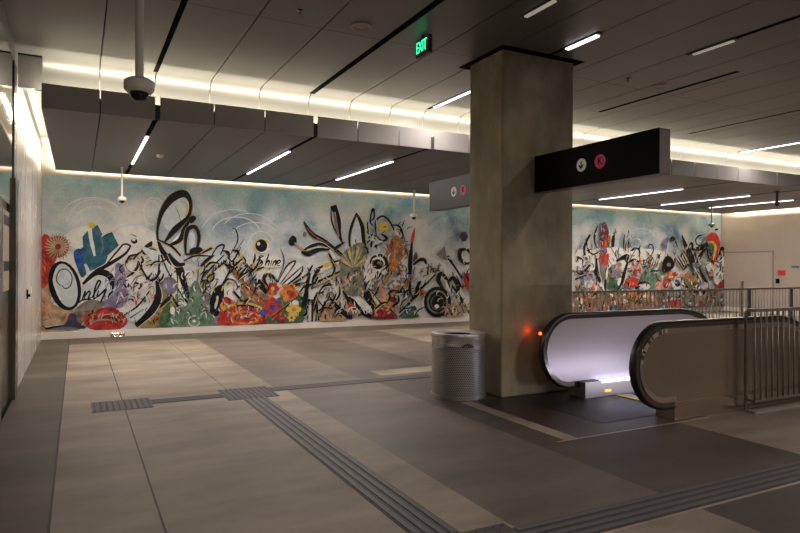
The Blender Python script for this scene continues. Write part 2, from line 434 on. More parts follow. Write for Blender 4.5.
for y, side in ((yn, -1), (yf, 1)):
    CX = 5.40 if side < 0 else 5.34
    E(sweep('handrail', loop_path(.435, CX), y, hp, M['rubber'], esc))
    E(sweep('newel_trim', loop_path(.41, CX), y, [(-.026,-.038),(.022,-.038),(.022,.038),(-.026,.038)], M['newel'], esc))
    if side < 0:
        E(sweep('deck_trim', loop_path(.36, CX), y, [(-.03,-.044),(.024,-.044),(.024,.028),(-.03,.028)], M['chrome'], esc))
        bm = BM()                         # reflections drawn as bright and dark metal pieces on the curved deck trim
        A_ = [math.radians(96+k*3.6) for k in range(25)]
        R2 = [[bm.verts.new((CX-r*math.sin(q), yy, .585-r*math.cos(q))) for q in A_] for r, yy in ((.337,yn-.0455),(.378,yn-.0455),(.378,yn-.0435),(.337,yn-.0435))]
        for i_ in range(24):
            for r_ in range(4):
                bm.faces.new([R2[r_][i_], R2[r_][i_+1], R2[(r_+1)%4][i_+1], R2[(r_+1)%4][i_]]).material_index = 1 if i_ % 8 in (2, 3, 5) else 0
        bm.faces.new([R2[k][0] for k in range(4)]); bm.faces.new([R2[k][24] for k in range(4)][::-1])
        E(obj('trim_reflections', bm, [M['steel'], M['newel']], esc))
    # solid panel
    P = loop_path(.334 if side < 0 else .383, CX); out = [(x, z) for x, z in P[1:]]
    out.append((out[-1][0], out[-1][1]-1.0))
    n0 = len(out)
    lowz = .02
    out += [(8.3, out[-1][1]+(out[-1][0]-8.3)*math.tan(math.radians(30))-.1)]
    out += [(7.6, lowz-.25), (5.56, lowz-.25) , (5.56, .585-(.334 if side < 0 else .383))]
    bm = BM(); tr = tessellate_polygon([[Vector((x, z, 0)) for x, z in out]])
    ya, yb = (y-.040 if side < 0 else y-.024), y+.024
    A = [bm.verts.new((x, ya, z)) for x, z in out]; B = [bm.verts.new((x, yb, z)) for x, z in out]
    for t in tr:
        bm.faces.new([A[i] for i in t]); bm.faces.new([B[i] for i in t])
    for i in range(len(out)): j = (i+1) % len(out); bm.faces.new([A[i], A[j], B[j], B[i]])
    E(obj('balustrade_panel', bm, M['balout'] if side < 0 else M['bal'], esc))
    # base / skirt
    bm = BM()
    if side < 0:
        box(bm, 5.53, 7.35, 4.433, yn+.2, 0.001, .195)
    else:
        box(bm, 5.47, 5.74, 5.655, 5.93, 0.001, .20); box(bm, 5.74, 7.35, 5.672, 5.93, 0.001, .172)
    E(obj('skirt', bm, M['balout'] if side < 0 else M['steel'], esc, bev=.004))
    # LED strip on the skirt
    bm = BM()
    yy0, yy1 = (yn+.2, yn+.212) if side < 0 else (5.655, 5.70)
    x0s = 5.745 if side > 0 else 5.7
    box(bm, x0s, 7.35, yy0, yy1, .174 if side > 0 else .135, .203 if side > 0 else .168)
    E(obj('light_strip', bm, M['led'], esc))
    bm = BM(); R0 = 0
    q = [(7.35, .20), (9.0, -.75), (12.8, -2.94), (12.8, -3.2), (9.0, -1.0), (7.35, -.1)]
    a0, a1 = (4.45, yn+.17) if side < 0 else (5.67, 5.85)
    A = [bm.verts.new((x, a0, z)) for x, z in q]; B = [bm.verts.new((x, a1, z)) for x, z in q]
    for i in range(6): j = (i+1) % 6; bm.faces.new([A[i], A[j], B[j], B[i]])
    for i, j, k, l in ((0,1,4,5),(1,2,3,4)):
        bm.faces.new([A[i],A[j],A[k],A[l]]); bm.faces.new([B[i],B[j],B[k],B[l]])
    E(obj('inclined_skirt', bm, M['dsteel'], esc))
E(obj('indicator_lamp', box(BM(), 5.80, 5.90, 5.653, 5.665, .055, .085), M['amber'], esc, bev=.004))
lamp = cyl(BM(), (4.93, 5.842, .80), (4.93, 5.855, .80), .016); E(obj('signal_lamp', lamp, M['redlamp'], esc))
# landing plate with ribs, comb with yellow edge
bm = box(BM(), 4.75, 5.93, 4.70, 5.63, .001, .003)
for k in range(23): box(bm, 4.77, 5.91, 4.72+k*.0405, 4.735+k*.0405, .003, .0042)
E(obj('landing_plate', bm, M['landing'], esc))
bm = box(BM(), 5.945, 5.985, 4.72, 5.61, .013, .02); E(obj('comb_edge', bm, M['yellow'], esc))
bm = BM()
for k in range(40): box(bm, 5.985, 6.12, 4.725+k*.0222, 4.737+k*.0222, .006, .014)
E(obj('comb_plate', bm, M['steel'], esc))
# steps
def step(k):
    bm = BM(); d = .4
    x0 = 6.12+k*d
    z = 0.0 if k < 2 else -.20*(k-1)
    if k == 2: z = -.1
    elif k > 2: z = -.1-.22*(k-2)
    box(bm, x0, x0+d-.006, 4.72, 5.61, z-.22, z)
    for j in range(44): box(bm, x0+.01, x0+d-.01, 4.728+j*.02, 4.737+j*.02, z, z+.008)
    box(bm, x0, x0+.03, 4.72, 5.61, z+.001, z+.0095, 1)
    return bm
for k in range(14): E(obj('step', step(k), [M['dsteel'], M['yellow']], esc))

# stairs behind the escalator, going down
bm = BM()
for k in range(24):
    z = -.17*(k+1); box(bm, STAIR[0]+k*.29, STAIR[0]+(k+1)*.29, STAIR[2]+.01, STAIR[3]-.01, z-.3, z)
struct(obj('floor_stairs', bm, M['mid']))

# ------------------------------------------------------------------ railings
def railing(label, pts, zt=1.15, spacing=.115, thick_every=9, pw=.02, cw=.045, extra=()):
    e = empty('railing', (pts[0][0], pts[0][1], 0)); o0 = Vector((-pts[0][0], -pts[0][1], 0))
    tag(e, label, 'railing', 'steel bar railings around the opening')
    top = BM(); low = BM(); cb = BM()
    seg = 0
    proto = pproto = None
    for (a, b) in zip(pts, pts[1:]):
        a = Vector((*a, 0)); b = Vector((*b, 0)); d = (b-a); L = d.length; d.normalize(); n = Vector((-d.y, d.x, 0))
        for bmx, z0, z1, w in ((top, zt-.035, zt, .025), (low, .125, .15, .02), (cb, 0.001, .03, cw)):
            vs = []
            for p in (a-d*(w if seg else -w), b+d*(w if seg or len(pts) == 2 else -w)):
                for s in (-1, 1):
                    for z in (z0, z1): vs.append(bmx.verts.new(p+n*s*w+Vector((0,0,z))))
            for f in ((0,1,3,2),(4,6,7,5),(0,4,5,1),(2,3,7,6),(0,2,6,4),(1,5,7,3)): bmx.faces.new([vs[i] for i in f])
        N = max(1, round(L/spacing))
        for k in range(N+1):
            if seg and k == 0: continue
            p = a+d*(L*k/N)
            thick = (k % thick_every == 0) or k in extra
            if thick:
                if pproto is None:
                    pproto = obj('post', box(BM(), -pw, pw, -pw, pw, .03, zt-.035), M['rail'] if pw < .018 else M['raild'], e); q = pproto
                else: q = pproto.copy(); col.objects.link(q); q.parent = e
            else:
                if proto is None:
                    proto = obj('baluster', cyl(BM(), (0,0,.15), (0,0,zt-.035), .009, n=8), M['rail'], e, smooth='all'); q = proto
                else: q = proto.copy(); col.objects.link(q); q.parent = e
            q.location = p+o0
        seg += 1
    for nme, b_, m in (('top_rail', top, M['rail']), ('bottom_rail', low, M['rail']), ('curb', cb, M['steel'])):
        q = obj(nme, b_, m, e); q.location = o0
    return e
railing('near steel bar railing standing beside the escalator at the right edge of the photo', [(6.61, 4.375), (6.61, 4.27), (9.4, 4.27)], spacing=.105, thick_every=10, pw=.013, cw=.03)
railing('long far steel bar railing in front of the mural, right of the column', [(7.9, 8.7), (16.6, 8.7)], spacing=.112, thick_every=200, extra=(48, 62, 77), pw=.026)
pf = cyl(BM(), (0,0,0), (0,0,1.30), .03, n=12)
pe = obj('steel_post', pf, M['rail'], smooth=True, loc=(13.24, 8.86, 0)); tag(pe, 'thin steel post a little taller than the far railing, standing behind it', 'post')

# ------------------------------------------------------------------ cameras, detectors
def dome(x, y, ztop, zb, r, label, pole=.02, dark=False):
    e = empty('security_camera', (x, y, zb)); tag(e, label, 'camera', 'dome cameras on ceiling poles')
    h = r*.95
    obj('pole', cyl(BM(), (0,0,h*1.5), (0,0,ztop-zb), pole, n=16), M['camwhite'] if not dark else M['housing'], e, smooth=True)
    obj('flange', cyl(BM(), (0,0,ztop-zb-.02), (0,0,ztop-zb), pole*2.2, n=20), M['camwhite'] if not dark else M['housing'], e, smooth=True)
    obj('housing', lathe(BM(), [(0,h*1.75),(pole*1.4,h*1.75),(r*.75,h*1.62),(r,h*1.42),(r,h*.85),(r*.8,h*.62),(0,h*.62)], 24), M['camwhite'] if not dark else M['housing'], e, smooth=True)
    obj('smoked_dome', lathe(BM(), [(r*.62,h*.66),(r*.6,h*.4),(r*.45,h*.14),(r*.22,.02*h),(0,0)], 24), M['camdark'], e, smooth='all')
dome(.40, 4.98, ZC, 2.81, .107, 'large white dome camera on a long pole, nearest the viewer at upper left', pole=.03)
dome(.78, 13.6, ZL, 2.83, .085, 'small dome camera in front of the mural at left, by the left wall', pole=.016)
dome(7.68, 14.05, ZL, 2.80, .10, 'small dome camera just left of the grey looking sign by the column', pole=.022)
dome(17.75, 12.9, ZL, 2.86, .09, 'small dome camera above the rainbow shape near the right end of the mural', pole=.018, dark=True)
dome(15.72, 9.6, ZL, 3.16, .07, 'dark dome camera under the lowered ceiling at the far right edge', pole=.03, dark=True)
def spk(x, y, r, label):
    tag(obj('ceiling_speaker', lathe(BM(), [(0,-.004),(r*.78,-.004),(r*.8,-.012),(r*.95,-.014),(r,0)], 32), M['disc'], loc=(x, y, ZC), smooth=True), label, 'speaker', 'round flush discs in the ceiling')
spk(2.77, 6.30, .12, 'round pale flush disc in the ceiling left of the exit sign')
spk(7.54, 6.33, .11, 'round pale flush disc in the ceiling right of the column')
def spr(x, y, z, label):
    bm = lathe(BM(), [(0,-.045),(.018,-.045),(.018,-.04),(.006,-.036),(.008,-.012),(.03,-.006),(.034,0)], 16)
    tag(obj('sprinkler_head', bm, M['dsteel'], loc=(x, y, z), smooth=True), label, 'sprinkler', 'sprinkler heads')
spr(2.036, 6.21, ZC, 'small sprinkler head in the ceiling left of the pale disc')
spr(6.83, 6.27, ZC, 'small sprinkler head in the ceiling right of the column')
tag(obj('smoke_detector', lathe(BM(), [(0,-.045),(.045,-.045),(.06,-.02),(.065,0)], 24), M['camwhite'], loc=(1.29, 11.76, ZL), smooth=True), 'white smoke detector on the lowered ceiling right of the leftmost light', 'detector')

# ------------------------------------------------------------------ right wall signs
tag(obj('wall_sign', box(BM(), -.012, 0, -.13, .13, -.09, .09), M['redsign'], loc=(XR, 12.92, 1.43)), 'small red sign on the beige right wall', 'sign')
tag(obj('wall_sign', box(BM(), -.012, 0, -.13, .13, -.035, .035), M['bluesign'], loc=(XR, 12.46, 1.64)), 'small flat blue sign on the beige right wall, beside the red one', 'sign')
tag(obj('card_reader', box(BM(), -.03, 0, -.06, .06, -.08, .08), M['black'], loc=(XR+.004, 13.05, 1.15)), 'small black square card reader on the beige wall below the red sign', 'card reader')
# ------------------------------------------------------------------ left side: elevator front, handle
e = empty('elevator_front', (XL, 7.9, 0)); tag(e, 'polished steel elevator front at the left edge of the photo', 'elevator')
def el(n, x0, x1, y0, y1, z0, z1, m, bev=0): return obj(n, box(BM(), x0-XL, x1-XL, y0-7.9, y1-7.9, z0, z1), m, e, bev=bev)
el('upper_panel', XL-.19, XL, 3.0, 8.60, 2.27, 4.0, M['mirror'])
el('jamb', XL-.19, XL+.035, 8.60, 8.925, 0, 2.62, M['portal'], .01)
el('jamb', XL-.19, XL+.01, 6.6, 7.35, 0, 2.27, M['portal'], .01)
el('lintel_post', XL-.19, XL+.012, 8.60, 8.925, 2.62, 4.0, M['dsteel'])
el('door_leaf', XL-.19, XL-.06, 7.35, 8.60, 0, 2.27, M['steel'])
el('kick_panel', XL-.06, XL-.035, 7.36, 8.59, 0, 1.30, M['portal'])
el('cream_panel', XL-.06, XL-.03, 7.86, 8.55, 1.30, 2.2, M['cplate'])
for z in (1.58, 2.09): el('notice_plate', XL-.03, XL-.024, 7.95, 8.5, z-.055, z+.055, M['plum'], .003)['label'] = 'small dark violet plate'
bm = box(BM(), 0, .02, -.03, .03, -.07, .07); cyl(bm, (.02,0,-.02), (.05,0,-.02), .02, n=12)
tag(obj('wall_lock', bm, M['black'], loc=(XL, 10.9, 1.15), bev=.003), 'small black lock fitting on the white left wall', 'lock')
bm = box(BM(), -.14, .14, -.10, 0, 0, .09); box(bm, -.12, .12, -.13, -.10, 0, .03)
tag(obj('floor_outlet', bm, M['chrome'], loc=(.80, YB-.031, 0.001), bev=.01), 'small shiny metal outlet box on the floor at the base of the mural wall', 'outlet box')

# ------------------------------------------------------------------ tactile paving
def tactile(name, x0, x1, y0, y1, along, n, label, frame=False):
    bm = box(BM(), x0, x1, y0, y1, 0, .004)
    w = (x1-x0) if along == 'y' else (y1-y0)
    for k in range(n):
        c = (k+.5)/n*w; hw = w/n*.27
        if along == 'y': box(bm, x0+c-hw, x0+c+hw, y0+.01, y1-.01, .004, .009, 1)
        else: box(bm, x0+.01, x1-.01, y0+c-hw, y0+c+hw, .004, .009, 1)
    o = obj(name, bm, [M['tact'], M['tact2']]); tag(o, label, 'tactile paving'); return o
def pad(x0, x1, y0, y1, label, rows=5):
    bm = box(BM(), x0, x1, y0, y1, 0, .0045)
    nx = int((x1-x0)/.06); ny = int((y1-y0)/.06)
    for i in range(nx):
        for j in range(ny):
            x = x0+(i+.5)*(x1-x0)/nx; y = y0+(j+.5)*(y1-y0)/ny
            lathe(bm, [(.013,.0045),(.009,.009),(0,.009)], 8, (x, y, 0), 1)
    tag(obj('tactile_pad', bm, [M['tact'], mat('pad_dome', (.055,.052,.056), .55)]), label, 'tactile paving')
tactile('tactile_strip', 1.765, 2.045, 3.14, 7.44, 'y', 4, 'long ribbed grey tactile strip running across the tan floor towards the viewer')
tactile('tactile_strip', .77, 1.59, 7.66, 7.90, 'x', 3, 'narrow grey tactile strip joining the two dark tactile pads')
tactile('tactile_strip', 2.21, 4.599, 7.76, 8.02, 'x', 3, 'narrow grey tactile strip leading from the tactile pad behind the trash can')
tactile('tactile_strip', 2.36, 13.0, 2.765, 3.055, 'x', 4, 'ribbed grey tactile strip crossing the lower right corner of the floor')
pad(.145, .77, 7.48, 8.02, 'dark tactile pad at the left end of the cross strip')
pad(1.59, 2.21, 7.45, 8.12, 'dark tactile pad at the head of the long ribbed strip')
pad(1.72, 2.36, 2.62, 3.14, 'dark tactile pad at the bottom edge where two ribbed strips meet')
bm = box(BM(), 2.36, 13.0, 2.735, 2.76, 0, .003); struct(obj('trim_8', bm, M['tan2']))
bm = box(BM(), 3.9, 6.0, 4.372, 4.388, 0, .003); struct(obj('trim_9', bm, M['steel']))

# ------------------------------------------------------------------ MURAL
PAL = {}
pal_m = []
def PM(name, c, var=.5):
    if name in 'WPCY': var = .13
    m = mat('mosaic_'+name, c, .6, 0, var=var, scale=7, bump=.05, detail=5, spec=.12)
    PAL[name] = len(pal_m)+1; pal_m.append(m)
for n, c in dict(K=(.012,.012,.014), W=(.72,.71,.67), P=(.56,.62,.65), Y=(.62,.46,.10), G=(.06,.13,.07), E=(.13,.22,.16), R=(.42,.045,.04), D=(.22,.035,.03),
                 O=(.60,.20,.04), N=(.30,.15,.07), T=(.42,.29,.18), B=(.03,.08,.30), Q=(.035,.115,.165), V=(.20,.18,.30), L=(.42,.40,.50), S=(.13,.16,.19),
                 U=(.07,.05,.10), C=(.70,.70,.66), Z=(.20,.18,.15), F=(.25,.20,.08), X=(.55,.30,.24)).items(): PM(n, c)
def bgmat():
    m = bpy.data.materials.new('mosaic_sky'); m.use_nodes = True; nt = m.node_tree; b = nt.nodes['Principled BSDF']; b.inputs['Roughness'].default_value = .6; b.inputs['Specular IOR Level'].default_value = .15
    tc = nt.nodes.new('ShaderNodeTexCoord')
    def noise(s, d=4, dist=0., sc_=(1,1,1)):
        mp = nt.nodes.new('ShaderNodeMapping'); mp.inputs['Scale'].default_value = sc_
        n = nt.nodes.new('ShaderNodeTexNoise'); n.inputs['Scale'].default_value = s; n.inputs['Detail'].default_value = d; n.inputs['Distortion'].default_value = dist
        nt.links.new(tc.outputs['Object'], mp.inputs[0]); nt.links.new(mp.outputs[0], n.inputs['Vector']); return n.outputs['Fac']
    def ramp(f, els):
        r = nt.nodes.new('ShaderNodeValToRGB'); nt.links.new(f, r.inputs[0]); cr = r.color_ramp
        cr.elements[0].position, cr.elements[0].color = els[0][0], (*els[0][1], 1)
        cr.elements[1].position, cr.elements[1].color = els[-1][0], (*els[-1][1], 1)
        for p, c in els[1:-1]: cr.elements.new(p).color = (*c, 1)
        return r.outputs[0]
    def mix(f, a, b_, t='MIX'):
        n = nt.nodes.new('ShaderNodeMixRGB'); n.blend_type = t
        for i, q in zip((0,1,2), (f, a, b_)):
            if isinstance(q, float): n.inputs[i].default_value = q
            elif isinstance(q, tuple): n.inputs[i].default_value = (*q, 1)
            else: nt.links.new(q, n.inputs[i])
        return n.outputs[0]
    a = ramp(noise(.9, 5, .6), [(.32, (.12,.19,.29)), (.43, (.27,.37,.44)), (.54, (.52,.59,.62)), (.68, (.70,.70,.68))])
    a2 = ramp(noise(1.4, 5, .8), [(.34, (.44,.45,.48)), (.5, (.74,.74,.71)), (.66, (.62,.67,.69))])
    sep = nt.nodes.new('ShaderNodeSeparateXYZ'); nt.links.new(tc.outputs['Object'], sep.inputs[0])
    def mr(o, a_, b_, c_=0., d_=1.):
        n = nt.nodes.new('ShaderNodeMapRange'); nt.links.new(o, n.inputs[0])
        for i, q in enumerate((a_, b_, c_, d_)): n.inputs[i+1].default_value = q
        return n.outputs[0]
    c = mix(mr(sep.outputs['Z'], 1.5, 2.7), a2, a)
    top = mix(mr(noise(2.2, 3), .35, .65), (.20,.38,.42), (.15,.28,.39))
    c = mix(mr(sep.outputs['Z'], 2.85, 3.5, 0., .75), c, top)
    sw = nt.nodes.new('ShaderNodeTexWave'); sw.wave_type = 'RINGS'; sw.inputs['Scale'].default_value = 1.6; sw.inputs['Distortion'].default_value = 9; sw.inputs['Detail'].default_value = 3
    nt.links.new(tc.outputs['Object'], sw.inputs[0])
    c = mix(mr(sw.outputs['Fac'], .72, 1., 0., .28), c, (.55,.55,.50))
    v = nt.nodes.new('ShaderNodeTexVoronoi'); v.inputs['Scale'].default_value = 26; nt.links.new(tc.outputs['Object'], v.inputs['Vector'])
    c = mix(.13, c, v.outputs['Color'], 'OVERLAY')
    nt.links.new(c, b.inputs['Base Color'])
    return m
MY = YB-.012
mb = BM()
box(mb, -.672, XR-.02, MY, YB-.0005, .157, 3.495, 0)
layer = [0]
CR = dict(A=(40,175,.15), B=(40,255,.15), C=(140,175,.15), D=(140,255,.15), E=(240,185,.15), G=(240,250,.15), H=(350,190,.15), I=(350,250,.15),
          J=(565,205,.1125), K=(565,250,.1125), L=(640,205,.1125), M=(640,250,.1125))
def cp(c, p):
    o = CR[c]; return (o[0]+p[0]*o[2], o[1]+p[1]*o[2])
def put(px):
    layer[0] += 1; y = MY-.0004-layer[0]*.00006
    out = []
    for u, v in px:
        x, z = on_wall(u, v, MY)
        out.append((min(max(x, -.67), XR-.03), y, min(max(z, .16), 3.49)))
    return out
def smooth_pts(P, closed=False, k=6):
    n = len(P); out = []
    if n < 3 and not closed:
        return [tuple(P[0][i]+(P[1][i]-P[0][i])*t/5 for i in range(len(P[0]))) for t in range(6)]
    for i in range(n if closed else n-1):
        p0, p1, p2, p3 = (P[(i-1)%n], P[i], P[(i+1)%n], P[(i+2)%n]) if closed else (P[max(i-1,0)], P[i], P[i+1], P[min(i+2,n-1)])
        for s in range(k):
            t = s/k
            out.append(tuple(.5*((2*b)+(c-a)*t+(2*a-5*b+4*c-d)*t*t+(3*b-a-3*c+d)*t**3) for a, b, c, d in zip(p0, p1, p2, p3)))
    if not closed: out.append(tuple(P[-1]))
    return out
def S(c, colr, w, pts, acc=False):
    """brush stroke; w = one width, or a list of widths along the stroke (crop pixels)"""
    if not isinstance(w, (list, tuple)): w = [w*.6]+[w]*(len(pts)-2)+[w*.55] if len(pts) > 2 else [w, w*.6]
    if colr == 'K' and max(w) >= 13 and not acc:
        o = 1 if len(pts) % 2 else -1
        QQ = []
        for i, (x, y) in enumerate(pts):
            a = pts[max(0, i-1)]; b = pts[min(len(pts)-1, i+1)]; l = math.hypot(b[0]-a[0], b[1]-a[1]) or 1
            ww = w[min(len(w)-1, round(i*(len(w)-1)/(len(pts)-1)))]*.5+2
            QQ.append((x-(b[1]-a[1])/l*ww*o, y+(b[0]-a[0])/l*ww*o))
        S(c, random.choice(['Y','W','C','W','F']), [2, 6, 5, 2], QQ, True)
    W = [w[min(len(w)-1, round(i*(len(w)-1)/(len(pts)-1)))] for i in range(len(pts))]
    Q = smooth_pts([(x, y, ww) for (x, y), ww in zip(pts, W)])
    L, R = [], []
    for i, (x, y, ww) in enumerate(Q):
        a = Q[max(0, i-1)]; b = Q[min(len(Q)-1, i+1)]; tx, ty = b[0]-a[0], b[1]-a[1]; l = math.hypot(tx, ty) or 1
        nx, ny = -ty/l*ww/2, tx/l*ww/2
        L.append(cp(c, (x+nx, y+ny))); R.append(cp(c, (x-nx, y-ny)))
    P = put(L+R); n = len(L)
    vs = [mb.verts.new(p) for p in P]
    for i in range(n-1):
        try: mb.faces.new([vs[i], vs[i+1], vs[n+i+1], vs[n+i]]).material_index = PAL[colr]
        except ValueError: pass
def FP(c, colr, pts, sm=True):
    Q = smooth_pts(pts, True, 4) if sm else pts
    P = put([cp(c, p) for p in Q])
    tr = tessellate_polygon([[Vector(p) for p in P]])
    vs = [mb.verts.new(p) for p in P]
    for t in tr: mb.faces.new([vs[i] for i in t]).material_index = PAL[colr]
def EL(c, colr, cx, cy, rx, ry, rot=0):
    r = math.radians(rot)
    FP(c, colr, [(cx+rx*math.cos(a)*math.cos(r)-ry*math.sin(a)*math.sin(r), cy+rx*math.cos(a)*math.sin(r)+ry*math.sin(a)*math.cos(r)) for a in [2*PI*k/22 for k in range(22)]], False)
def ARC(c, colr, w, cx, cy, rx, ry, a0, a1, n=10):
    S(c, colr, w, [(cx+rx*math.cos(math.radians(a0+(a1-a0)*k/n)), cy+ry*math.sin(math.radians(a0+(a1-a0)*k/n))) for k in range(n+1)])
def BURST(c, cx, cy, r, n, c1, c2, c3=None, rin=.15):
    EL(c, c1, cx, cy, r*.8, r*.8)
    for k in range(n):
        a = 2*PI*k/n+.1
        S(c, c2, [r*.05, 2.6*r/n, r*.04], [(cx+r*rin*math.cos(a), cy+r*rin*math.sin(a)), (cx+r*.65*math.cos(a+.12), cy+r*.65*math.sin(a+.12)), (cx+r*math.cos(a+.2), cy+r*math.sin(a+.2))])
    if c3: EL(c, c3, cx, cy, r*.22, r*.22)
def BLOOM(c, cx, cy, r, c1, c2, n=6):
    for k in range(n):
        a = 2*PI*k/n; EL(c, c1, cx+r*.55*math.cos(a), cy+r*.55*math.sin(a), r*.5, r*.36, math.degrees(a))
    EL(c, c2, cx, cy, r*.3, r*.3)
def SCRIB(c, seed, x0, x1, y0, y1, n, cols, wr=(5, 14), ln=60, tilt=None):
    rr = random.Random(seed)
    for _ in range(n):
        x, y = rr.uniform(x0, x1), rr.uniform(y0, y1); a = rr.uniform(-2.2, -.6) if tilt is None else tilt+rr.uniform(-.35, .35)
        l = ln*rr.uniform(.5, 1.1); b = rr.uniform(-.6, .6)
        S(c, rr.choice(cols), rr.uniform(*wr), [(x, y), (x+l*.5*math.cos(a), y+l*.5*math.sin(a)), (x+l*math.cos(a+b), y+l*math.sin(a+b))])

# pale swirls in the sky
for a in ((370,330,190,170,185,350),(370,340,150,130,190,340),(350,300,215,150,200,330)): ARC('A','C',6,*a)
ARC('A','C',6,760,240,70,90,90,330); ARC('A','C',5,600,300,150,80,200,350); ARC('C','C',6,80,260,55,90,120,380); ARC('C','C',6,640,390,160,110,190,350)
ARC('C','C',5,620,420,220,190,200,300); ARC('C','P',6,470,180,90,80,20,200); ARC('E','C',5,100,340,150,90,190,340); ARC('E','C',5,60,330,190,140,210,330)
ARC('E','C',5,140,420,90,110,190,340); ARC('J','C',5,110,330,60,90,180,330); ARC('J','C',5,680,300,120,90,180,350)
FP('A','C',[(170,420),(250,350),(420,330),(640,330),(780,400),(780,533),(560,533),(300,533)]); FP('B','C',[(100,0),(780,0),(790,200),(600,230),(300,250),(120,100)])
for a in ((370,330,120,110,190,350),(620,420,140,90,190,345)): ARC('A','P',7,*a)
# -- far left: red, burst, blue leaves
FP('B','T',[(0,-20),(60,190),(90,330),(230,370),(260,500),(-10,510)]); SCRIB('B',3,10,200,250,470,26,['X','T','O','N'],(6,14),60)
FP('B','R',[(10,-120),(90,-100),(110,10),(75,120),(45,200),(8,200)]); SCRIB('B',4,20,70,0,160,8,['D','O'],(6,10),60)
BURST('A',120,478,92,22,'D','T','D')
FP('B','Q',[(235,20),(300,-60),(440,-30),(430,60),(330,110),(280,150),(250,90)]); FP('B','B',[(225,-20),(270,-40),(290,60),(260,90),(235,50)])
FP('A','Q',[(283,410),(318,372),(345,440),(365,533),(298,560),(288,480)],False); FP('A','Q',[(345,350),(385,332),(415,395),(405,420),(480,378),(525,470),(455,533),(370,570),(355,460)],False)
S('A','S',9,[(390,360),(420,470),(400,540)]); S('A','K',8,[(420,410),(450,395),(480,385)]); S('A','W',[10,26,14],[(325,375),(345,450),(365,540)]); EL('A','Y',345,335,22,24); S('B','P',[16,24,10],[(300,60),(320,110),(310,140)])
EL('A','K',628,440,22,18,10); EL('A','C',625,432,12,9); S('A','Z',6,[(600,395),(635,405),(640,420)])
# the big O
EL('B','K',165,205,106,168,-14); EL('B','P',172,203,74,148,-13); S('B','W',18,[(110,90),(95,180),(140,300)])
S('B','K',7,[(140,205),(110,170),(125,110),(175,95),(212,140),(205,200),(170,225),(145,200)])
# loop and lettering
FP('B','P',[(285,200),(340,140),(410,130),(455,190),(455,270),(400,300),(290,300)]); S('B','K',[16,38,44,34,8],[(285,195),(375,118),(460,135),(485,210),(452,285)])
S('B','K',[26,24,16,12],[(370,110),(480,50),(570,-10),(605,-62)]); S('B','K',[12,12,8],[(605,-62),(560,-72),(515,-25),(420,90)])
FP('B','V',[(505,60),(560,80),(575,200),(590,270),(545,350),(430,345),(370,325),(465,280),(495,200)]); SCRIB('B',6,410,570,100,340,34,['L','V','P','S'],(5,10),60,-1.1)
for p in ([(282,294),(302,242),(294,294)],[(294,285),(322,244),(334,252),(322,290),(342,282)],[(345,285),(400,190),(388,172),(368,220),(358,288),(378,280)],[(392,235),(382,278),(425,240),(440,232),(405,310),(372,332),(385,300)],[(258,318),(295,296),(370,303)]): S('B','K',12,p)
# bottom left, rose, crescents
FP('B','Z',[(230,370),(330,300),(420,330),(330,440),(260,450)]); FP('B','U',[(40,490),(160,465),(195,395),(235,395),(250,440),(300,490)]); S('B','S',16,[(60,495),(170,488),(260,490)]); S('B','K',14,[(20,470),(40,490),(90,480),(150,470)]); EL('B','O',20,492,14,12)
EL('B','R',435,440,150,70); EL('B','R',450,390,85,45)
for a in ((430,470,130,70,190,350),(440,455,95,52,185,345),(450,430,62,38,190,350),(445,410,80,50,200,340)): ARC('B','D',15,*a)
SCRIB('B',91,300,570,390,480,46,['D','X','D','K','R'],(6,13),34); ARC('B','X',9,430,480,100,50,200,340); ARC('B','X',8,450,425,40,30,180,340); SCRIB('B',9,550,680,200,340,22,['R','W','R','K','P'],(7,16),50)
FP('B','F',[(640,480),(700,440),(760,360),(800,300),(900,330),(880,480)]); FP('B','N',[(690,480),(760,400),(800,350),(850,470)]); SCRIB('B',10,700,860,330,470,20,['O','R','G','F'],(8,16),50)
FP('B','P',[(580,410),(680,340),(740,230),(760,210),(775,290),(720,380),(630,450)]); S('B','K',[14,44,48,30],[(775,170),(790,270),(745,370),(640,470)]); S('B','K',[6,12,8],[(560,400),(650,340),(730,240)]); S('B','K',8,[(600,420),(690,360)])
S('B','K',[6,14,14,8],[(575,150),(620,120),(650,80),(655,40)]); S('B','K',[8,16,10],[(655,40),(690,110),(735,165)]); S('B','Z',9,[(610,190),(640,150),(690,130)]); ARC('B','Z',6,620,60,50,55,100,330); S('B','K',10,[(560,140),(530,90),(560,60)])
S('B','K',14,[(735,165),(795,120),(800,20)]); S('B','K',9,[(620,200),(640,185),(660,190)]); EL('B','K',650,190,9,8)
FP('A','K',[(675,495),(745,440),(740,490),(700,533)]); 
for y in (490,515,540,565,590): S('A','Y',8,[(700,y+8),(740,y-8),(780,y+4)]); S('A','K',7,[(705,y+18),(745,y+3),(780,y+14)])
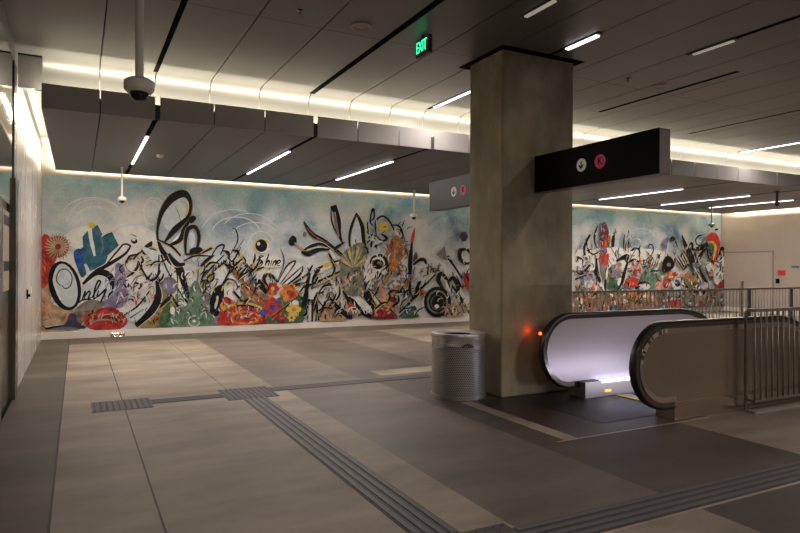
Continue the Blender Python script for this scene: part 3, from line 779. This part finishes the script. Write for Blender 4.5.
# -- great loop
EL('C','P',240,260,85,120,25)
S('C','K',[14,18,34,52,48,26,20,26,40,12],[(118,435),(118,350),(150,240),(215,155),(290,125),(330,165),(335,235),(310,290),(230,365),(165,445)]); S('C','Y',[4,12,14,6],[(270,175),(305,190),(318,235),(298,285)]); S('C','Z',5,[(235,210),(262,270),(268,310)])
S('C','K',[10,26,34,14],[(345,285),(300,350),(265,430),(195,470)]); FP('C','K',[(325,290),(355,270),(375,290),(340,325)]); S('C','W',[4,16,6],[(270,380),(245,420),(215,445)])
S('C','K',[12,20,28,24,22,16],[(305,530),(303,440),(320,362),(365,348),(392,405),(380,495)]); FP('C','K',[(330,500),(370,480),(415,490),(400,533),(340,540)]); EL('C','P',345,430,22,55)
S('D','K',[20,44,46,34],[(-20,-70),(60,10),(170,40),(260,90)]) if False else None
FP('D','P',[(0,-60),(160,20),(250,150),(320,300),(240,260),(150,120)]); S('C','K',[14,34,40],[(118,430),(150,510),(220,590)]); S('C','K',[10,16,12],[(118,430),(215,480),(270,540)])
S('D','K',[30,50,44,36,20],[(205,20),(262,90),(285,160),(310,250),(325,325)]); S('D','K',[14,10,12,16],[(140,0),(180,100),(245,215),(315,315)]); S('D','K',[20,34,18],[(190,-10),(240,60),(300,60)]); S('D','W',[4,26,6],[(230,150),(265,210),(300,290)]); S('D','K',9,[(200,150),(245,115),(250,330)]); S('D','K',[14,18],[(200,260),(255,345)])
S('D','K',16,[(-5,60),(60,165),(120,130),(125,0)]); EL('D','Z',190,205,62,60); EL('D','V',195,210,46,46); S('D','K',12,[(290,40),(370,5),(480,8)]); S('D','K',[10,24,14],[(395,85),(440,40),(490,0)]); S('D','K',12,[(400,180),(470,90),(560,0)]); S('D','K',8,[(430,170),(500,100),(580,30)])
S('C','K',[10,20,14],[(300,530),(400,515),(480,485)]); S('C','K',12,[(480,530),(520,475),(560,470),(535,533)]); S('C','Y',8,[(400,520),(470,480),(500,500)])
S('C','K',8,[(600,533),(650,440),(640,370),(615,355)]); S('C','S',9,[(630,520),(690,430)]); S('C','K',8,[(650,533),(670,480)])
# text like marks
for k in range(6): S('D','K',7,[(478+k*17,120-k*12),(492+k*17,80-k*12),(486+k*17,118-k*13)])
EL('D','Y',470,140,26,20); ARC('D','Z',8,500,200,50,40,180,300)
# small lines down the middle
FP('D','Z',[(400,190),(450,160),(470,250),(440,380),(400,350)]); SCRIB('D',14,395,460,170,370,22,['K','W','P','K'],(6,14),45)
# green heap
FP('D','F',[(120,230),(200,290),(230,380),(200,475),(-10,480),(60,400)]); SCRIB('D',16,60,200,250,460,26,['O','R','G','N','Y'],(8,18),50); S('B','K',[14,44,48,30],[(775,170),(790,270),(745,370),(640,470)])
FP('D','G',[(130,475),(150,370),(190,340),(230,420),(220,475)]); FP('D','E',[(200,475),(210,400),(260,350),(315,330),(335,220),(365,170),(395,200),(410,350),(470,380),(525,420),(525,475)]); ARC('D','W',5,360,440,38,35,0,340); EL('D','W',360,440,12,10); SCRIB('D',17,210,520,230,465,110,['P','E','G','G','S','Z'],(5,10),36)
S('D','S',9,[(390,40),(385,140),(370,230)]); EL('D','C',325,130,30,26); EL('D','W',215,370,16,26); S('D','K',[12,26,10],[(130,350),(180,300),(215,270)])
FP('D','K',[(465,370),(465,300),(500,220),(548,200),(558,280),(520,400),(480,395)]); EL('D','P',508,315,10,46,12); S('D','K',[14,10,10],[(545,205),(600,95),(650,-20)])
ARC('D','Y',8,590,240,45,60,180,330); ARC('D','K',7,600,230,50,70,200,350); FP('D','P',[(640,240),(690,300),(640,290)]); S('D','K',[14,20,12],[(620,240),(700,310),(690,100)])
# red fan 1
FP('D','R',[(535,465),(530,390),(555,285),(600,290),(650,335),(720,345),(800,370),(860,430),(860,470)]); EL('D','O',560,340,30,28); EL('D','Y',555,345,14,14); EL('D','O',710,415,80,38,-8); EL('D','R',710,415,58,24,-8); S('D','Y',10,[(660,430),(700,410),(740,405)]); S('D','O',10,[(580,440),(620,430),(640,450)])
# -- eye and lettering
EL('E','Y',142,408,54,50); EL('E','W',150,415,46,40); EL('E','K',140,405,40,42); EL('E','P',122,392,10,12)
FP('G','C',[(50,60),(110,40),(260,50),(270,110),(120,125),(60,110)]); S('G','Y',10,[(60,60),(70,100),(150,118),(240,112)])
for p in ([(156,42),(134,38),(126,58),(147,80),(136,106),(112,102)],[(190,26),(176,68),(164,107)],[(168,92),(188,70),(193,80),(184,107)],[(210,70),(201,106)],[(224,70),(214,106)],[(216,92),(234,70),(238,80),(229,106)],[(247,92),(266,82),(262,68),(248,78),(244,100),(264,104)]): S('G','K',[7,11,6],p)
S('G','K',[8,16,8],[(40,90),(80,132),(160,112)]); S('E','K',6,[(268,425),(290,490),(280,560),(245,640)])
S('G','K',[5,12,5],[(110,108),(140,80),(125,60),(155,38)]); S('G','K',[8,16,8],[(40,90),(80,132),(160,112)]); S('E','K',6,[(268,425),(290,490),(280,560),(245,640)])
S('G','K',[18,40,34],[(90,180),(130,225),(180,285)]); S('G','K',[10,18,22,20,12],[(250,215),(205,170),(165,172),(160,205),(190,250)]); FP('G','S',[(60,140),(90,180),(120,260),(170,300),(230,330),(200,360),(110,330),(60,230)]); 
S('G','K',12,[(0,60),(40,110),(70,160)]); S('G','K',10,[(0,270),(50,340)]); S('G','K',14,[(20,170),(40,280),(55,350)]); SCRIB('G',21,-80,40,20,160,22,['K','K','P','W','Y'],(8,16),70)
S('G','W',[10,18,10],[(260,215),(320,130),(355,85)]); S('G','K',9,[(250,215),(310,105),(365,72),(350,110),(265,225)]); S('G','W',[8,22,10],[(300,225),(360,160),(415,110)]); S('G','K',10,[(275,230),(350,165),(412,108)]); S('G','K',[6,14,6],[(415,105),(400,160),(300,240)])
S('G','X',6,[(300,180),(350,100)]); S('G','K',[26,18,12],[(330,245),(400,225),(480,190)]); S('G','W',[16,26,16],[(400,220),(540,130),(680,75)]); S('G','K',[10,14,8],[(350,225),(520,120),(685,60)]); S('G','K',[10,14,8],[(420,250),(560,190),(690,130)]); EL('G','Y',580,100,34,16,-25); BLOOM('G',672,80,20,'R','X',5)
S('G','Z',10,[(470,260),(600,200),(690,150)]); S('G','W',[22,34,30],[(490,120),(470,190),(445,300)]); S('G','K',[14,20,30,18],[(470,115),(445,230),(430,350),(400,480)]); S('G','K',[20,14,10],[(530,130),(500,150),(475,260)])
S('G','K',12,[(450,480),(448,390),(455,330)]); S('G','K',14,[(478,475),(480,360),(500,330),(512,400),(502,475)]); S('G','W',8,[(415,470),(432,400)]); S('G','W',10,[(465,470),(470,370)]); S('G','K',14,[(520,470),(525,420)])
# brown brush shaft
FP('D','K',[(555,55),(620,75),(645,110),(600,100)]); FP('D','N',[(600,85),(650,110),(730,180),(800,280),(880,350),(860,390),(790,360),(710,320),(680,210),(620,130)]); S('D','O',[4,16,8],[(640,130),(720,220),(800,310)])
FP('G','N',[(-10,160),(60,215),(130,300),(240,350),(220,400),(120,380),(50,350),(0,230)]); S('G','D',12,[(10,190),(90,280),(180,360)]); S('G','T',8,[(0,215),(50,290),(110,360)])
# red fan 2
EL('G','R',20,450,150,92); ARC('G','Y',14,20,452,158,98,210,362); ARC('G','K',12,20,452,140,82,250,360); EL('G','O',30,452,100,48); EL('G','R',35,450,80,34); S('G','W',10,[(0,450),(30,440),(60,448)]); SCRIB('G',92,-90,150,390,480,40,['D','X','O','Y','R'],(5,10),30)
# flowers
FP('G','G',[(185,485),(200,360),(300,300),(405,290),(415,480)]); SCRIB('G',25,200,400,330,470,34,['G','F','Y','E','R','O'],(8,18),40)
BLOOM('G',215,255,42,'R','Y'); BLOOM('G',200,290,26,'O','R'); BLOOM('G',325,285,62,'O','R'); BLOOM('G',345,300,24,'R','D'); BLOOM('G',215,385,68,'R','B',8); EL('G','B',150,415,26,20); EL('G','B',250,350,24,12); BLOOM('G',355,395,50,'Y','O'); BLOOM('G',268,455,38,'D','R'); EL('G','W',365,350,22,16); BLOOM('G',340,450,28,'Y','G')
S('G','F',9,[(195,445),(300,370),(400,290)]); S('G','K',7,[(200,452),(310,370),(390,300)])
# right of it
FP('G','T',[(535,475),(540,385),(595,345),(640,370),(700,470)]); SCRIB('G',27,540,690,380,470,20,['N','T','Z'],(5,9),50,-1.4); S('G','K',[8,30,34,14],[(590,310),(650,385),(710,435),(745,455)]); S('G','K',10,[(530,265),(510,320),(550,375)]); S('G','K',10,[(545,280),(590,220),(600,270),(580,330)]); SCRIB('G',28,540,680,210,330,22,['K','Z','W','Y'],(6,10),60,-1.3)
FP('G','R',[(715,320),(785,410),(740,425)],False); S('G','K',[10,22,18],[(680,270),(720,340),(745,440)]); S('G','P',20,[(760,320),(800,370)])
# upper brushes
S('E','K',[10,30,26,16,8],[(422,245),(475,325),(555,372),(630,425),(705,485)]); S('E','N',[2,8,4],[(440,285),(500,345),(590,395)])
S('E','K',[6,10,8],[(603,150),(612,260),(680,390)]); S('E','K',[14,26,20,8],[(632,135),(655,240),(660,320),(680,390)]); S('E','Z',[6,22,8],[(620,180),(635,260),(655,350)]); FP('E','K',[(596,145),(640,130),(640,175),(618,185)],False)
FP('E','K',[(320,375),(345,338),(372,355),(368,395),(335,405)]); S('E','X',[8,16,8],[(360,385),(400,420),(430,430)]); S('E','K',[10,22,16,12],[(415,440),(470,408),(540,393),(610,440)]); S('E','K',[16,34,26,10],[(405,445),(450,458),(520,430),(590,430)]); S('E','P',8,[(440,432),(520,415),(580,420)]); EL('E','Z',428,328,12,16)
S('E','K',[22,18,6],[(620,430),(655,405),(692,380)]); S('E','K',[8,18,14],[(585,455),(610,500),(635,545)]); S('E','W',[14,22],[(595,430),(625,490)]); S('E','K',8,[(625,440),(690,490)])
# petal and patterned fan
FP('H','P',[(35,165),(70,240),(85,400),(10,430),(5,280)]); S('H','K',[10,16,14,12],[(38,158),(5,240),(-10,330),(5,440)]); S('H','K',[12,26,24,18],[(36,155),(75,240),(88,350),(115,425)]); S('H','S',8,[(20,360),(35,400)]); S('H','K',7,[(30,330),(45,395)])
FP('I','Z',[(-70,120),(-60,40),(0,-20),(70,-50),(105,0),(112,150),(85,270),(0,300),(-50,250),(-75,180)])
for k in range(26):
    a = -PI*.95+k*PI*.95/25; S('I',['E','G','X','Y','E','T'][k%6],[4,11,6],[(20,120),(20+60*math.cos(a),120+85*math.sin(a)),(20+95*math.cos(a),120+150*math.sin(a))])
EL('I','E',0,230,40,30); EL('I','T',-20,190,36,24); SCRIB('I',31,-60,90,140,290,34,['E','X','T','G','N'],(7,13),38)
# crown of loops
S('H','K',10,[(125,210),(155,185),(150,130),(135,160),(130,215),(150,240)]); EL('H','K',148,135,14,14); EL('H','Y',222,245,36,34); S('H','K',[8,12,12,12,6],[(168,300),(165,215),(210,175),(262,215),(300,300)]); S('H','K',[6,10,18,8],[(165,300),(205,340),(240,322),(200,290)]); S('H','K',12,[(278,235),(320,240),(345,290),(345,345)]); EL('H','W',315,285,22,40,-20)
S('H','K',[8,14,8],[(110,215),(120,290),(170,310)]); SCRIB('H',33,105,200,320,420,16,['K','K','W','P'],(10,18),45); S('H','Y',8,[(250,300),(290,270)])
FP('H','N',[(240,400),(270,330),(300,300),(335,330),(375,400),(380,470),(330,560),(255,540),(225,450)]); SCRIB('H',35,235,370,330,530,40,['O','R','N','X','F','T'],(8,15),45); FP('H','O',[(262,480),(310,470),(290,533),(265,533)])
FP('I','P',[(320,90),(380,60),(385,170),(350,190)]); FP('I','W',[(100,70),(180,30),(245,80),(230,150),(140,190),(90,200)]); S('I','K',[10,14,18,22,14],[(128,95),(145,50),(205,38),(238,85),(215,135)]); EL('I','K',180,95,38,34); EL('I','Z',190,85,14,12)
for k in range(5): S('I','K',[5,14,6],[(158+k*24,190),(172+k*24,160),(180+k*24,140-(22 if k==3 else 0))])
S('I','Z',10,[(230,220),(300,200),(360,230)]); SCRIB('I',37,210,380,120,300,46,['K','N','Z','T','W','F'],(7,14),50)
FP('I','X',[(150,200),(200,210),(240,280),(300,400),(240,410),(190,330)]); SCRIB('I',38,160,270,220,390,20,['O','T','X'],(8,14),50); EL('I','Y',275,338,58,56); BURST('I',275,338,54,12,'Y','O'); EL('I','U',280,330,24,20)
# leaves
S('I','K',[14,34,36,20],[(-10,310),(40,370),(90,420),(150,450)]); FP('I','K',[(70,290),(120,270),(195,385),(150,420)],False); EL('I','W',85,365,76,24,42); EL('I','W',160,315,16,74,-28); S('I','K',[6,10,12],[(100,170),(92,220),(150,290)]); S('I','K',[6,12],[(150,290),(215,375)]); EL('I','W',115,205,16,34,5)
FP('I','D',[(140,455),(165,395),(230,378),(305,430),(290,460)]); SCRIB('I',40,150,280,395,450,18,['R','X','D'],(8,14),30); FP('I','R',[(-10,340),(35,390),(20,410),(-15,400)]); SCRIB('I',41,-30,80,400,450,18,['N','T','W','K'],(6,12),30)
FP('I','P',[(300,410),(380,320),(400,260),(330,340)]); FP('I','Q',[(355,420),(375,385),(430,375),(430,430)]); FP('I','G',[(320,448),(350,420),(440,425),(440,448)]); SCRIB('I',42,330,440,420,445,10,['E','Y','G'],(7,12),25)
# vertical brush
S('H','R',[4,22,16],[(424,250),(412,310),(403,350)]); S('H','K',[12,26,30,22],[(405,350),(398,430),(393,500),(395,600)]); S('H','U',[8,30,10],[(432,415),(428,450),(415,500)]); S('H','K',[16,20,22,12],[(415,500),(450,470),(485,465),(500,495)])
S('I','W',14,[(430,100),(400,220)]); S('I','V',[10,18,10],[(425,110),(405,190),(385,300)]); S('I','R',12,[(380,190),(370,250)]); S('I','K',[10,18,10],[(395,180),(390,260),(400,300)]); EL('I','R',465,285,30,18,-20); EL('I','O',480,275,14,12)
S('I','W',[8,16,8],[(470,230),(520,190)]); S('I','K',[8,14,20,20,8],[(562,160),(500,225),(440,280),(390,350),(320,412)]); FP('I','K',[(445,215),(468,210),(440,265),(418,280)])
for p in ([(516,92),(508,158),(520,156)],[(498,118),(530,110)],[(536,84),(527,152)],[(529,140),(544,120),(544,148)],[(564,120),(550,130),(552,146),(566,136),(564,118),(568,142)],[(586,88),(578,138),(590,134)],[(570,108),(598,100)]): S('I','K',[5,9,5],p); S('I','F',[2,4,2],[(x+6,y+3) for x, y in p], True)
# dark record, curls
EL('I','K',575,345,90,102); EL('I','Z',575,345,70,80); EL('I','K',575,345,60,68); ARC('I','Z',4,575,350,42,48,0,350); EL('I','W',570,375,15,14); S('I','W',8,[(490,290),(478,370),(500,440)]); S('I','N',7,[(585,380),(640,375)])
S('I','K',[14,30,24,16,12],[(610,255),(580,200),(600,155),(640,200),(655,255)]); S('I','K',[14,26,26,14],[(645,215),(680,185),(712,250),(700,320)]); S('I','W',[6,16,8],[(630,200),(645,250),(690,320)]); S('I','K',[10,22,18],[(670,235),(735,330),(790,420)]); S('I','W',[6,20,8],[(745,300),(775,360),(790,400)]); S('I','K',[6,14],[(700,170),(735,250)]) 
FP('H','Z',[(565,430),(622,372),(640,470),(600,455)],False); S('H','K',[22,14,16],[(640,440),(700,530),(740,590)]); EL('I','B',728,172,12,9,40); FP('I','R',[(745,185),(775,150),(800,190),(800,300),(770,260)]); S('I','K',8,[(750,150),(790,220)]); S('I','K',8,[(790,120),(770,160),(800,240)])
FP('H','U',[(720,310),(735,280),(765,280),(780,310),(765,340),(738,345)],False); S('H','K',[14,26,24,18,10],[(765,395),(728,405),(725,455),(760,490),(800,480)]); S('H','W',10,[(745,450),(775,465)]); S('H','K',[6,22],[(800,430),(770,395)]); S('H','Z',14,[(790,260),(800,360)])
FP('I','T',[(630,440),(640,370),(700,350),(740,420),(740,442)]); SCRIB('I',44,625,790,360,440,30,['W','T','N','Y','Z','K'],(7,13),35); SCRIB('I',45,610,790,10,120,3,['P'],(6,8),40)
for cc, x0, x1, y0, y1, n, sd in (('B',500,800,130,470,60,71),('D',150,800,40,460,90,72),('G',0,260,120,300,30,73),('G',380,800,170,470,70,74),('I',0,480,120,440,90,75),('I',560,800,160,440,30,76),('H',100,380,220,480,40,77)):
    SCRIB(cc, sd, x0, x1, y0, y1, n, ['K','K','K','W','C','Y','Z','F','K'], (3.5, 8), 46)
for cc, x0, x1, y0, y1, n, sd in (('D',380,760,30,330,22,101),('G',370,640,150,440,24,102),('I',60,420,230,440,18,103),('B',560,800,20,200,10,104)):
    SCRIB(cc, sd, x0, x1, y0, y1, n, ['K'], (9, 17), 95, -1.0)
for cc, x0, x1, y0, y1, n, sd in (('B',230,560,390,470,26,81),('G',-100,420,240,470,60,82),('I',100,420,100,430,60,83)):
    SCRIB(cc, sd, x0, x1, y0, y1, n, ['X','T','N','D','O','V','E','P'], (4, 10), 34)
# hidden behind the column: continues loosely
SCRIB('I',46,800,1400,60,440,60,['K','R','W','T','N','P','K','V'],(14,30),110); BLOOM('I',980,380,70,'O','R'); EL('I','K',1180,300,90,90); EL('I','W',1180,300,60,60); S('I','K',[14,40,40,12],[(850,60),(960,-60),(1050,60),(1000,220)])
# -- right of the column
FP('K','C',[(60,0),(800,0),(800,120),(60,180)])
S('J','K',[8,18,16,10],[(268,185),(243,255),(240,330),(262,385)]); S('J','K',[8,22,20],[(205,265),(150,365),(152,450)]); S('J','K',[8,14,8],[(170,400),(230,438),(290,405)]); ARC('J','K',12,230,340,60,90,120,240); S('J','W',10,[(205,300),(175,380)]); S('J','K',8,[(215,350),(215,420)]); S('J','K',10,[(75,510),(100,475),(135,490),(130,533)])
FP('J','U',[(300,180),(330,152),(350,190),(368,260),(360,330),(295,340),(288,250)]); FP('J','R',[(300,330),(362,300),(350,400),(360,540),(280,540),(300,430)]); FP('J','V',[(295,380),(335,380),(340,440),(290,450)]); S('J','P',8,[(300,185),(300,240)]); SCRIB('J',51,295,350,180,520,20,['U','D','R','O'],(8,14),50); EL('J','O',368,290,10,40); S('J','K',[12,30,26],[(412,245),(403,310),(398,375)]); S('J','Y',8,[(375,330),(372,380)]); EL('J','C',385,262,22,14)
S('J','W',[14,40,30],[(350,380),(390,440),(425,500)]); S('J','K',6,[(345,430),(370,500),(400,540)]); S('J','K',7,[(375,370),(420,440),(440,490)])
for (x,y,l) in ((500,260,150),(540,290,130),(450,375,80),(428,400,60),(515,330,80)): S('J','K',[5,12,7],[(x+6,y),(x-4,y+l*.5),(x,y+l)])
S('J','Y',4,[(512,300),(505,400)]); S('J','K',[14,34,36,20],[(435,500),(490,468),(530,455),(520,510)]); S('J','K',[12,26,18],[(530,520),(580,490),(640,510)]); FP('J','K',[(555,405),(590,378),(610,385),(575,410)]); S('J','K',14,[(590,385),(632,400),(640,500)]); S('J','K',8,[(605,390),(560,470),(540,510)]); 
S('J','U',[10,14,12,8,10],[(712,385),(722,355),(752,360),(755,420),(700,485),(640,500)])
FP('K','L',[(140,250),(200,190),(240,220),(260,370),(180,380)]); FP('K','X',[(180,330),(230,270),(280,340),(290,380),(200,380)]); SCRIB('K',53,80,250,150,380,40,['P','V','X','T','W','K'],(8,16),55); S('K','K',[12,22,18],[(75,190),(120,212),(200,130)]); S('K','K',[16,10],[(65,262),(165,222)]); S('K','K',8,[(75,60),(130,85),(125,170)]); S('K','K',7,[(80,370),(120,290)]); S('K','K',10,[(140,330),(170,350)])
FP('K','R',[(285,40),(360,30),(350,110),(315,165),(280,120)]); S('K','K',[12,30,26,12],[(255,70),(258,180),(285,280),(320,375)]); S('K','K',[10,22,16],[(362,130),(335,240),(330,360)]); FP('K','Z',[(285,130),(345,150),(325,270),(290,220)]); S('K','W',[6,18,8],[(290,280),(310,330),(325,370)]); S('K','W',[6,18,6],[(355,150),(348,210),(340,260)])
FP('K','G',[(358,255),(450,265),(475,375),(362,378)],False); EL('K','Z',415,190,52,62); EL('K','V',410,195,26,40); EL('K','X',450,150,26,40,30); EL('K','W',487,200,18,34,10); EL('K','W',460,280,18,38,14); S('K','K',[16,30,26,14],[(530,110),(500,210),(480,290),(440,360)]); S('K','K',[20,34,20],[(430,100),(500,70),(530,110)]); S('K','K',12,[(530,190),(620,110)]); S('K','W',8,[(540,180),(600,130)])
EL('K','X',600,150,40,46); SCRIB('K',55,560,700,90,260,30,['O','N','T','R','P'],(7,14),55); EL('K','R',565,285,62,46); SCRIB('K',56,520,640,240,330,16,['D','R','O','K'],(9,16),40); EL('K','P',668,325,40,32); S('K','K',[10,22,10],[(620,305),(665,283),(715,300)]); S('K','K',10,[(640,320),(600,350)])
FP('K','E',[(660,250),(740,190),(800,210),(800,370),(700,370)]); S('K','K',12,[(700,200),(740,182),(770,190)]); EL('K','S',742,220,14,26)
for k in range(5): S('K','K',[3,9,4],[(700+k*20,155),(712+k*20,120),(722+k*20,90)]); S('K','Y',4,[(706+k*20,150),(720+k*20,110)])
# the band behind the far railing
FP('K','N',[(40,375),(800,375),(800,560),(40,560)],False); FP('M','Z',[(120,345),(730,345),(730,560),(120,560)],False)
SCRIB('K',57,50,800,390,560,90,['N','D','R','T','E','W','K','G','Z','X'],(12,24),55); SCRIB('M',58,120,720,360,560,80,['N','Z','T','R','K','G','P','D'],(12,24),55); EL('K','O',590,410,55,34); EL('M','R',280,470,60,30); S('K','W',12,[(410,440),(420,500)]); FP('K','Q',[(370,490),(430,490),(470,540),(380,545)])
# -- far right
FP('L','V',[(212,285),(222,300),(210,380),(195,395),(168,350)]); S('L','Z',6,[(200,380),(190,470)]); EL('L','K',262,302,22,20,30); S('L','K',[14,8],[(285,320),(302,372)]); S('L','Z',6,[(300,370),(360,440)])
S('L','K',[10,32,38,44],[(342,270),(372,350),(405,430),(425,533)]); S('L','K',[6,20,18],[(400,370),(432,340),(430,440)]); S('L','K',[6,14,12,6],[(545,265),(490,275),(462,320),(490,360),(545,345)]); S('L','K',[16,44,40],[(430,400),(500,385),(575,350)]); S('L','K',[10,34,24],[(560,380),(510,440),(475,520)]); S('L','K',16,[(450,400),(465,470),(440,530)]); SCRIB('L',61,300,470,420,530,18,['K','Z','P','K'],(8,14),60,-2)
EL('L','K',648,220,16,10,-15); EL('L','C',600,190,18,12)
FP('L','R',[(558,300),(575,262),(612,243),(652,262),(682,330),(672,410),(650,480),(640,533),(600,520),(630,440),(640,360),(605,325),(575,325)]); S('L','Y',[10,20,22,18,8],[(572,335),(612,330),(640,375),(630,440),(618,490)]); FP('L','G',[(580,345),(612,345),(624,390),(614,445),(592,455),(580,400)]); S('L','K',12,[(560,380),(580,470),(615,500)]); S('L','K',10,[(600,500),(640,500),(660,440)]); S('L','B',8,[(578,360),(590,420)])
S('L','K',[12,26,22,16],[(668,450),(695,385),(716,420),(716,533)]); S('L','S',14,[(690,440),(670,533)])
FP('M','K',[(165,195),(178,90),(215,52),(255,75),(275,140),(225,190)]); EL('M','Z',225,130,20,16)
for k in range(5): S('M','K',[5,13,7],[(285+k*22,70-k*10),(320+k*20,120-k*8),(355+k*16,180-k*10)]); S('M','C',6,[(298+k*22,70-k*10),(345+k*18,140-k*8)])
S('M','K',[40,54,40,20],[(395,-10),(425,70),(450,150),(500,220)]); FP('M','S',[(430,120),(500,125),(545,200),(580,290),(570,345),(500,350),(470,250)]); S('M','K',[8,26,22],[(490,150),(520,220),(560,290)]); S('M','P',10,[(450,150),(500,240),(530,310)])
SCRIB('M',63,0,150,60,180,20,['K','Y','C','Z'],(7,12),50,-1.3); FP('M','E',[(0,190),(90,170),(150,210),(150,345),(0,345)]); S('M','K',[10,18,8],[(-20,300),(10,285),(50,300)]); EL('M','P',20,325,40,24); S('M','K',12,[(50,200),(90,185),(110,190)]); EL('M','S',75,225,16,28)
FP('M','X',[(100,340),(120,280),(160,270),(170,345)]); EL('M','R',200,300,32,40); EL('M','O',240,230,44,32); EL('M','R',225,250,20,16); EL('M','R',280,215,26,20); EL('M','W',250,240,12,10); EL('M','O',395,225,36,24); EL('M','X',340,225,24,16)
EL('M','P',305,305,50,54); EL('M','K',302,292,26,34); EL('M','S',300,290,10,16); EL('M','F',440,270,44,46); EL('M','N',420,250,26,30); S('M','K',[8,20,10],[(360,280),(380,320),(400,340)]); EL('M','C',470,330,36,20); EL('M','L',540,315,36,30); SCRIB('M',64,150,500,180,340,34,['K','W','P','O','N','Z'],(6,12),35)
FP('M','W',[(560,110),(610,120),(640,170),(600,200),(560,180)]); S('M','K',12,[(548,150),(590,235),(645,225)]); EL('M','X',600,215,30,20); FP('M','C',[(640,130),(720,60),(720,260),(640,300),(620,230)]); SCRIB('M',65,620,715,90,330,24,['P','K','Z','W','E'],(8,14),55); FP('M','D',[(640,345),(680,280),(722,260),(722,345)])
for cc, x0, x1, y0, y1, n, sd in (('K',60,800,20,380,90,85),('J',80,640,250,533,50,86),('M',0,720,30,345,80,87),('L',330,600,380,533,30,88),('K',50,800,370,560,120,89),('M',120,720,345,560,100,90)):
    SCRIB(cc, sd, x0, x1, y0, y1, n, ['K','K','K','K','C','F','Z','D','S'], (4, 10), 50)
me = bpy.data.meshes.new('mural'); mb.to_mesh(me); mb.free()
me.materials.append(bgmat())
for m in pal_m: me.materials.append(m)
mural = bpy.data.objects.new('mural', me); col.objects.link(mural)
tag(mural, 'long colourful mosaic mural of black brush strokes and flowers on pale blue', 'mural')

# ------------------------------------------------------------------ lights
warm = (1, .91, .70)
LX = XR-XCL
area('cove_lamp_upper', (XCL+LX/2, 9.04, 3.74), (math.radians(148), 0, 0), LX, .06, 440, warm)
area('cove_lamp_wall', (XCL+LX/2, 14.80, 3.64), (math.radians(140), 0, 0), LX, .06, 800, warm, math.radians(130))
o = area('cove_lamp_right', (XR-.42, 11.9, 3.60), (0,0,0), .06, 5.6, 200, warm, math.radians(150)); o.rotation_euler = (0, math.radians(-140), 0)
area('cove_lamp_left', (-.45, 12.0, 3.66), (0, math.radians(-70), math.radians(180)), .05, 5.4, 40, warm) if False else None
o = area('cove_lamp_left', (-.50, 11.9, 3.75), (0, 0, 0), .05, 5.2, 85, warm); o.rotation_euler = (0, math.radians(97), 0)
# tubes' light output
for x, a, b in lights_low: area('lamp', (x, (a+b)/2, ZL-.04), (0,0,0), .05, b-a, 80 if x < 4 else 100, (1,.885,.81))
for x, a, b in ((5.23,6.6,8.87),(13.42,5.6,9.0)): area('lamp', (x, (a+b)/2, ZC-.04), (0,0,0), .05, b-a, 45, (1,.885,.81))
# unseen lamps assumed behind the viewer, added for ambient light in the hall
for x in (1.5, 6.5, 12., 17.5):
    for y in (-4.5, -.8): area('lamp', (x, y, ZC-.03), (0,0,0), .08, 2.4, 55 if x < 2 else (95 if x < 7 and y > -2 else 85), (1,.885,.80))
# escalator underlighting

o = area('lamp', (6.45, yn+.225, .15), (math.radians(100),0,0), 1.7, .04, 6, (.80,.77,1))
o = area('lamp', (8.6, 5.16, -2.2), (math.radians(180),0,0), 3.0, .6, 8, (.7,.72,1))
pl = bpy.data.lights.new('signal_glow', 'POINT'); pl.energy = .28; pl.color = (1,.07,.01); pl.shadow_soft_size = .02
o = bpy.data.objects.new('signal_glow', pl); col.objects.link(o); o.location = (4.985, 6.095, .81)

w = bpy.data.worlds.new('w'); sc.world = w; w.use_nodes = True
w.node_tree.nodes['Background'].inputs[0].default_value = (.03,.028,.026,1); w.node_tree.nodes['Background'].inputs[1].default_value = .3

# ------------------------------------------------------------------ camera
cam = bpy.data.cameras.new('camera'); co = bpy.data.objects.new('camera', cam); col.objects.link(co)
cam.sensor_width = 36; cam.lens = F/800*36
f = Vector((math.sin(T), math.cos(T), 0)); r0 = Vector((math.cos(T), -math.sin(T), 0)); u0 = Vector((0,0,1))
# horizon falls to the right: camera rolled anticlockwise seen from behind
r = r0*math.cos(ROLL)+u0*math.sin(ROLL); u = -r0*math.sin(ROLL)+u0*math.cos(ROLL)
co.matrix_world = Matrix(((r.x,u.x,-f.x,0),(r.y,u.y,-f.y,0),(r.z,u.z,-f.z,H),(0,0,0,1)))
cam.shift_y = (266.1-266.5)/800
cam.clip_start = .05; cam.clip_end = 100
sc.camera = co
sc.view_settings.view_transform = 'Standard'; sc.view_settings.look = 'None'
sc.view_settings.gamma = 1; sc.view_settings.use_curve_mapping = False
sc.view_settings.exposure = 0.0
sc.cycles.use_denoising = True
sc.cycles.max_bounces = 8; sc.cycles.diffuse_bounces = 5; sc.cycles.glossy_bounces = 4
sc.cycles.sample_clamp_indirect = 6
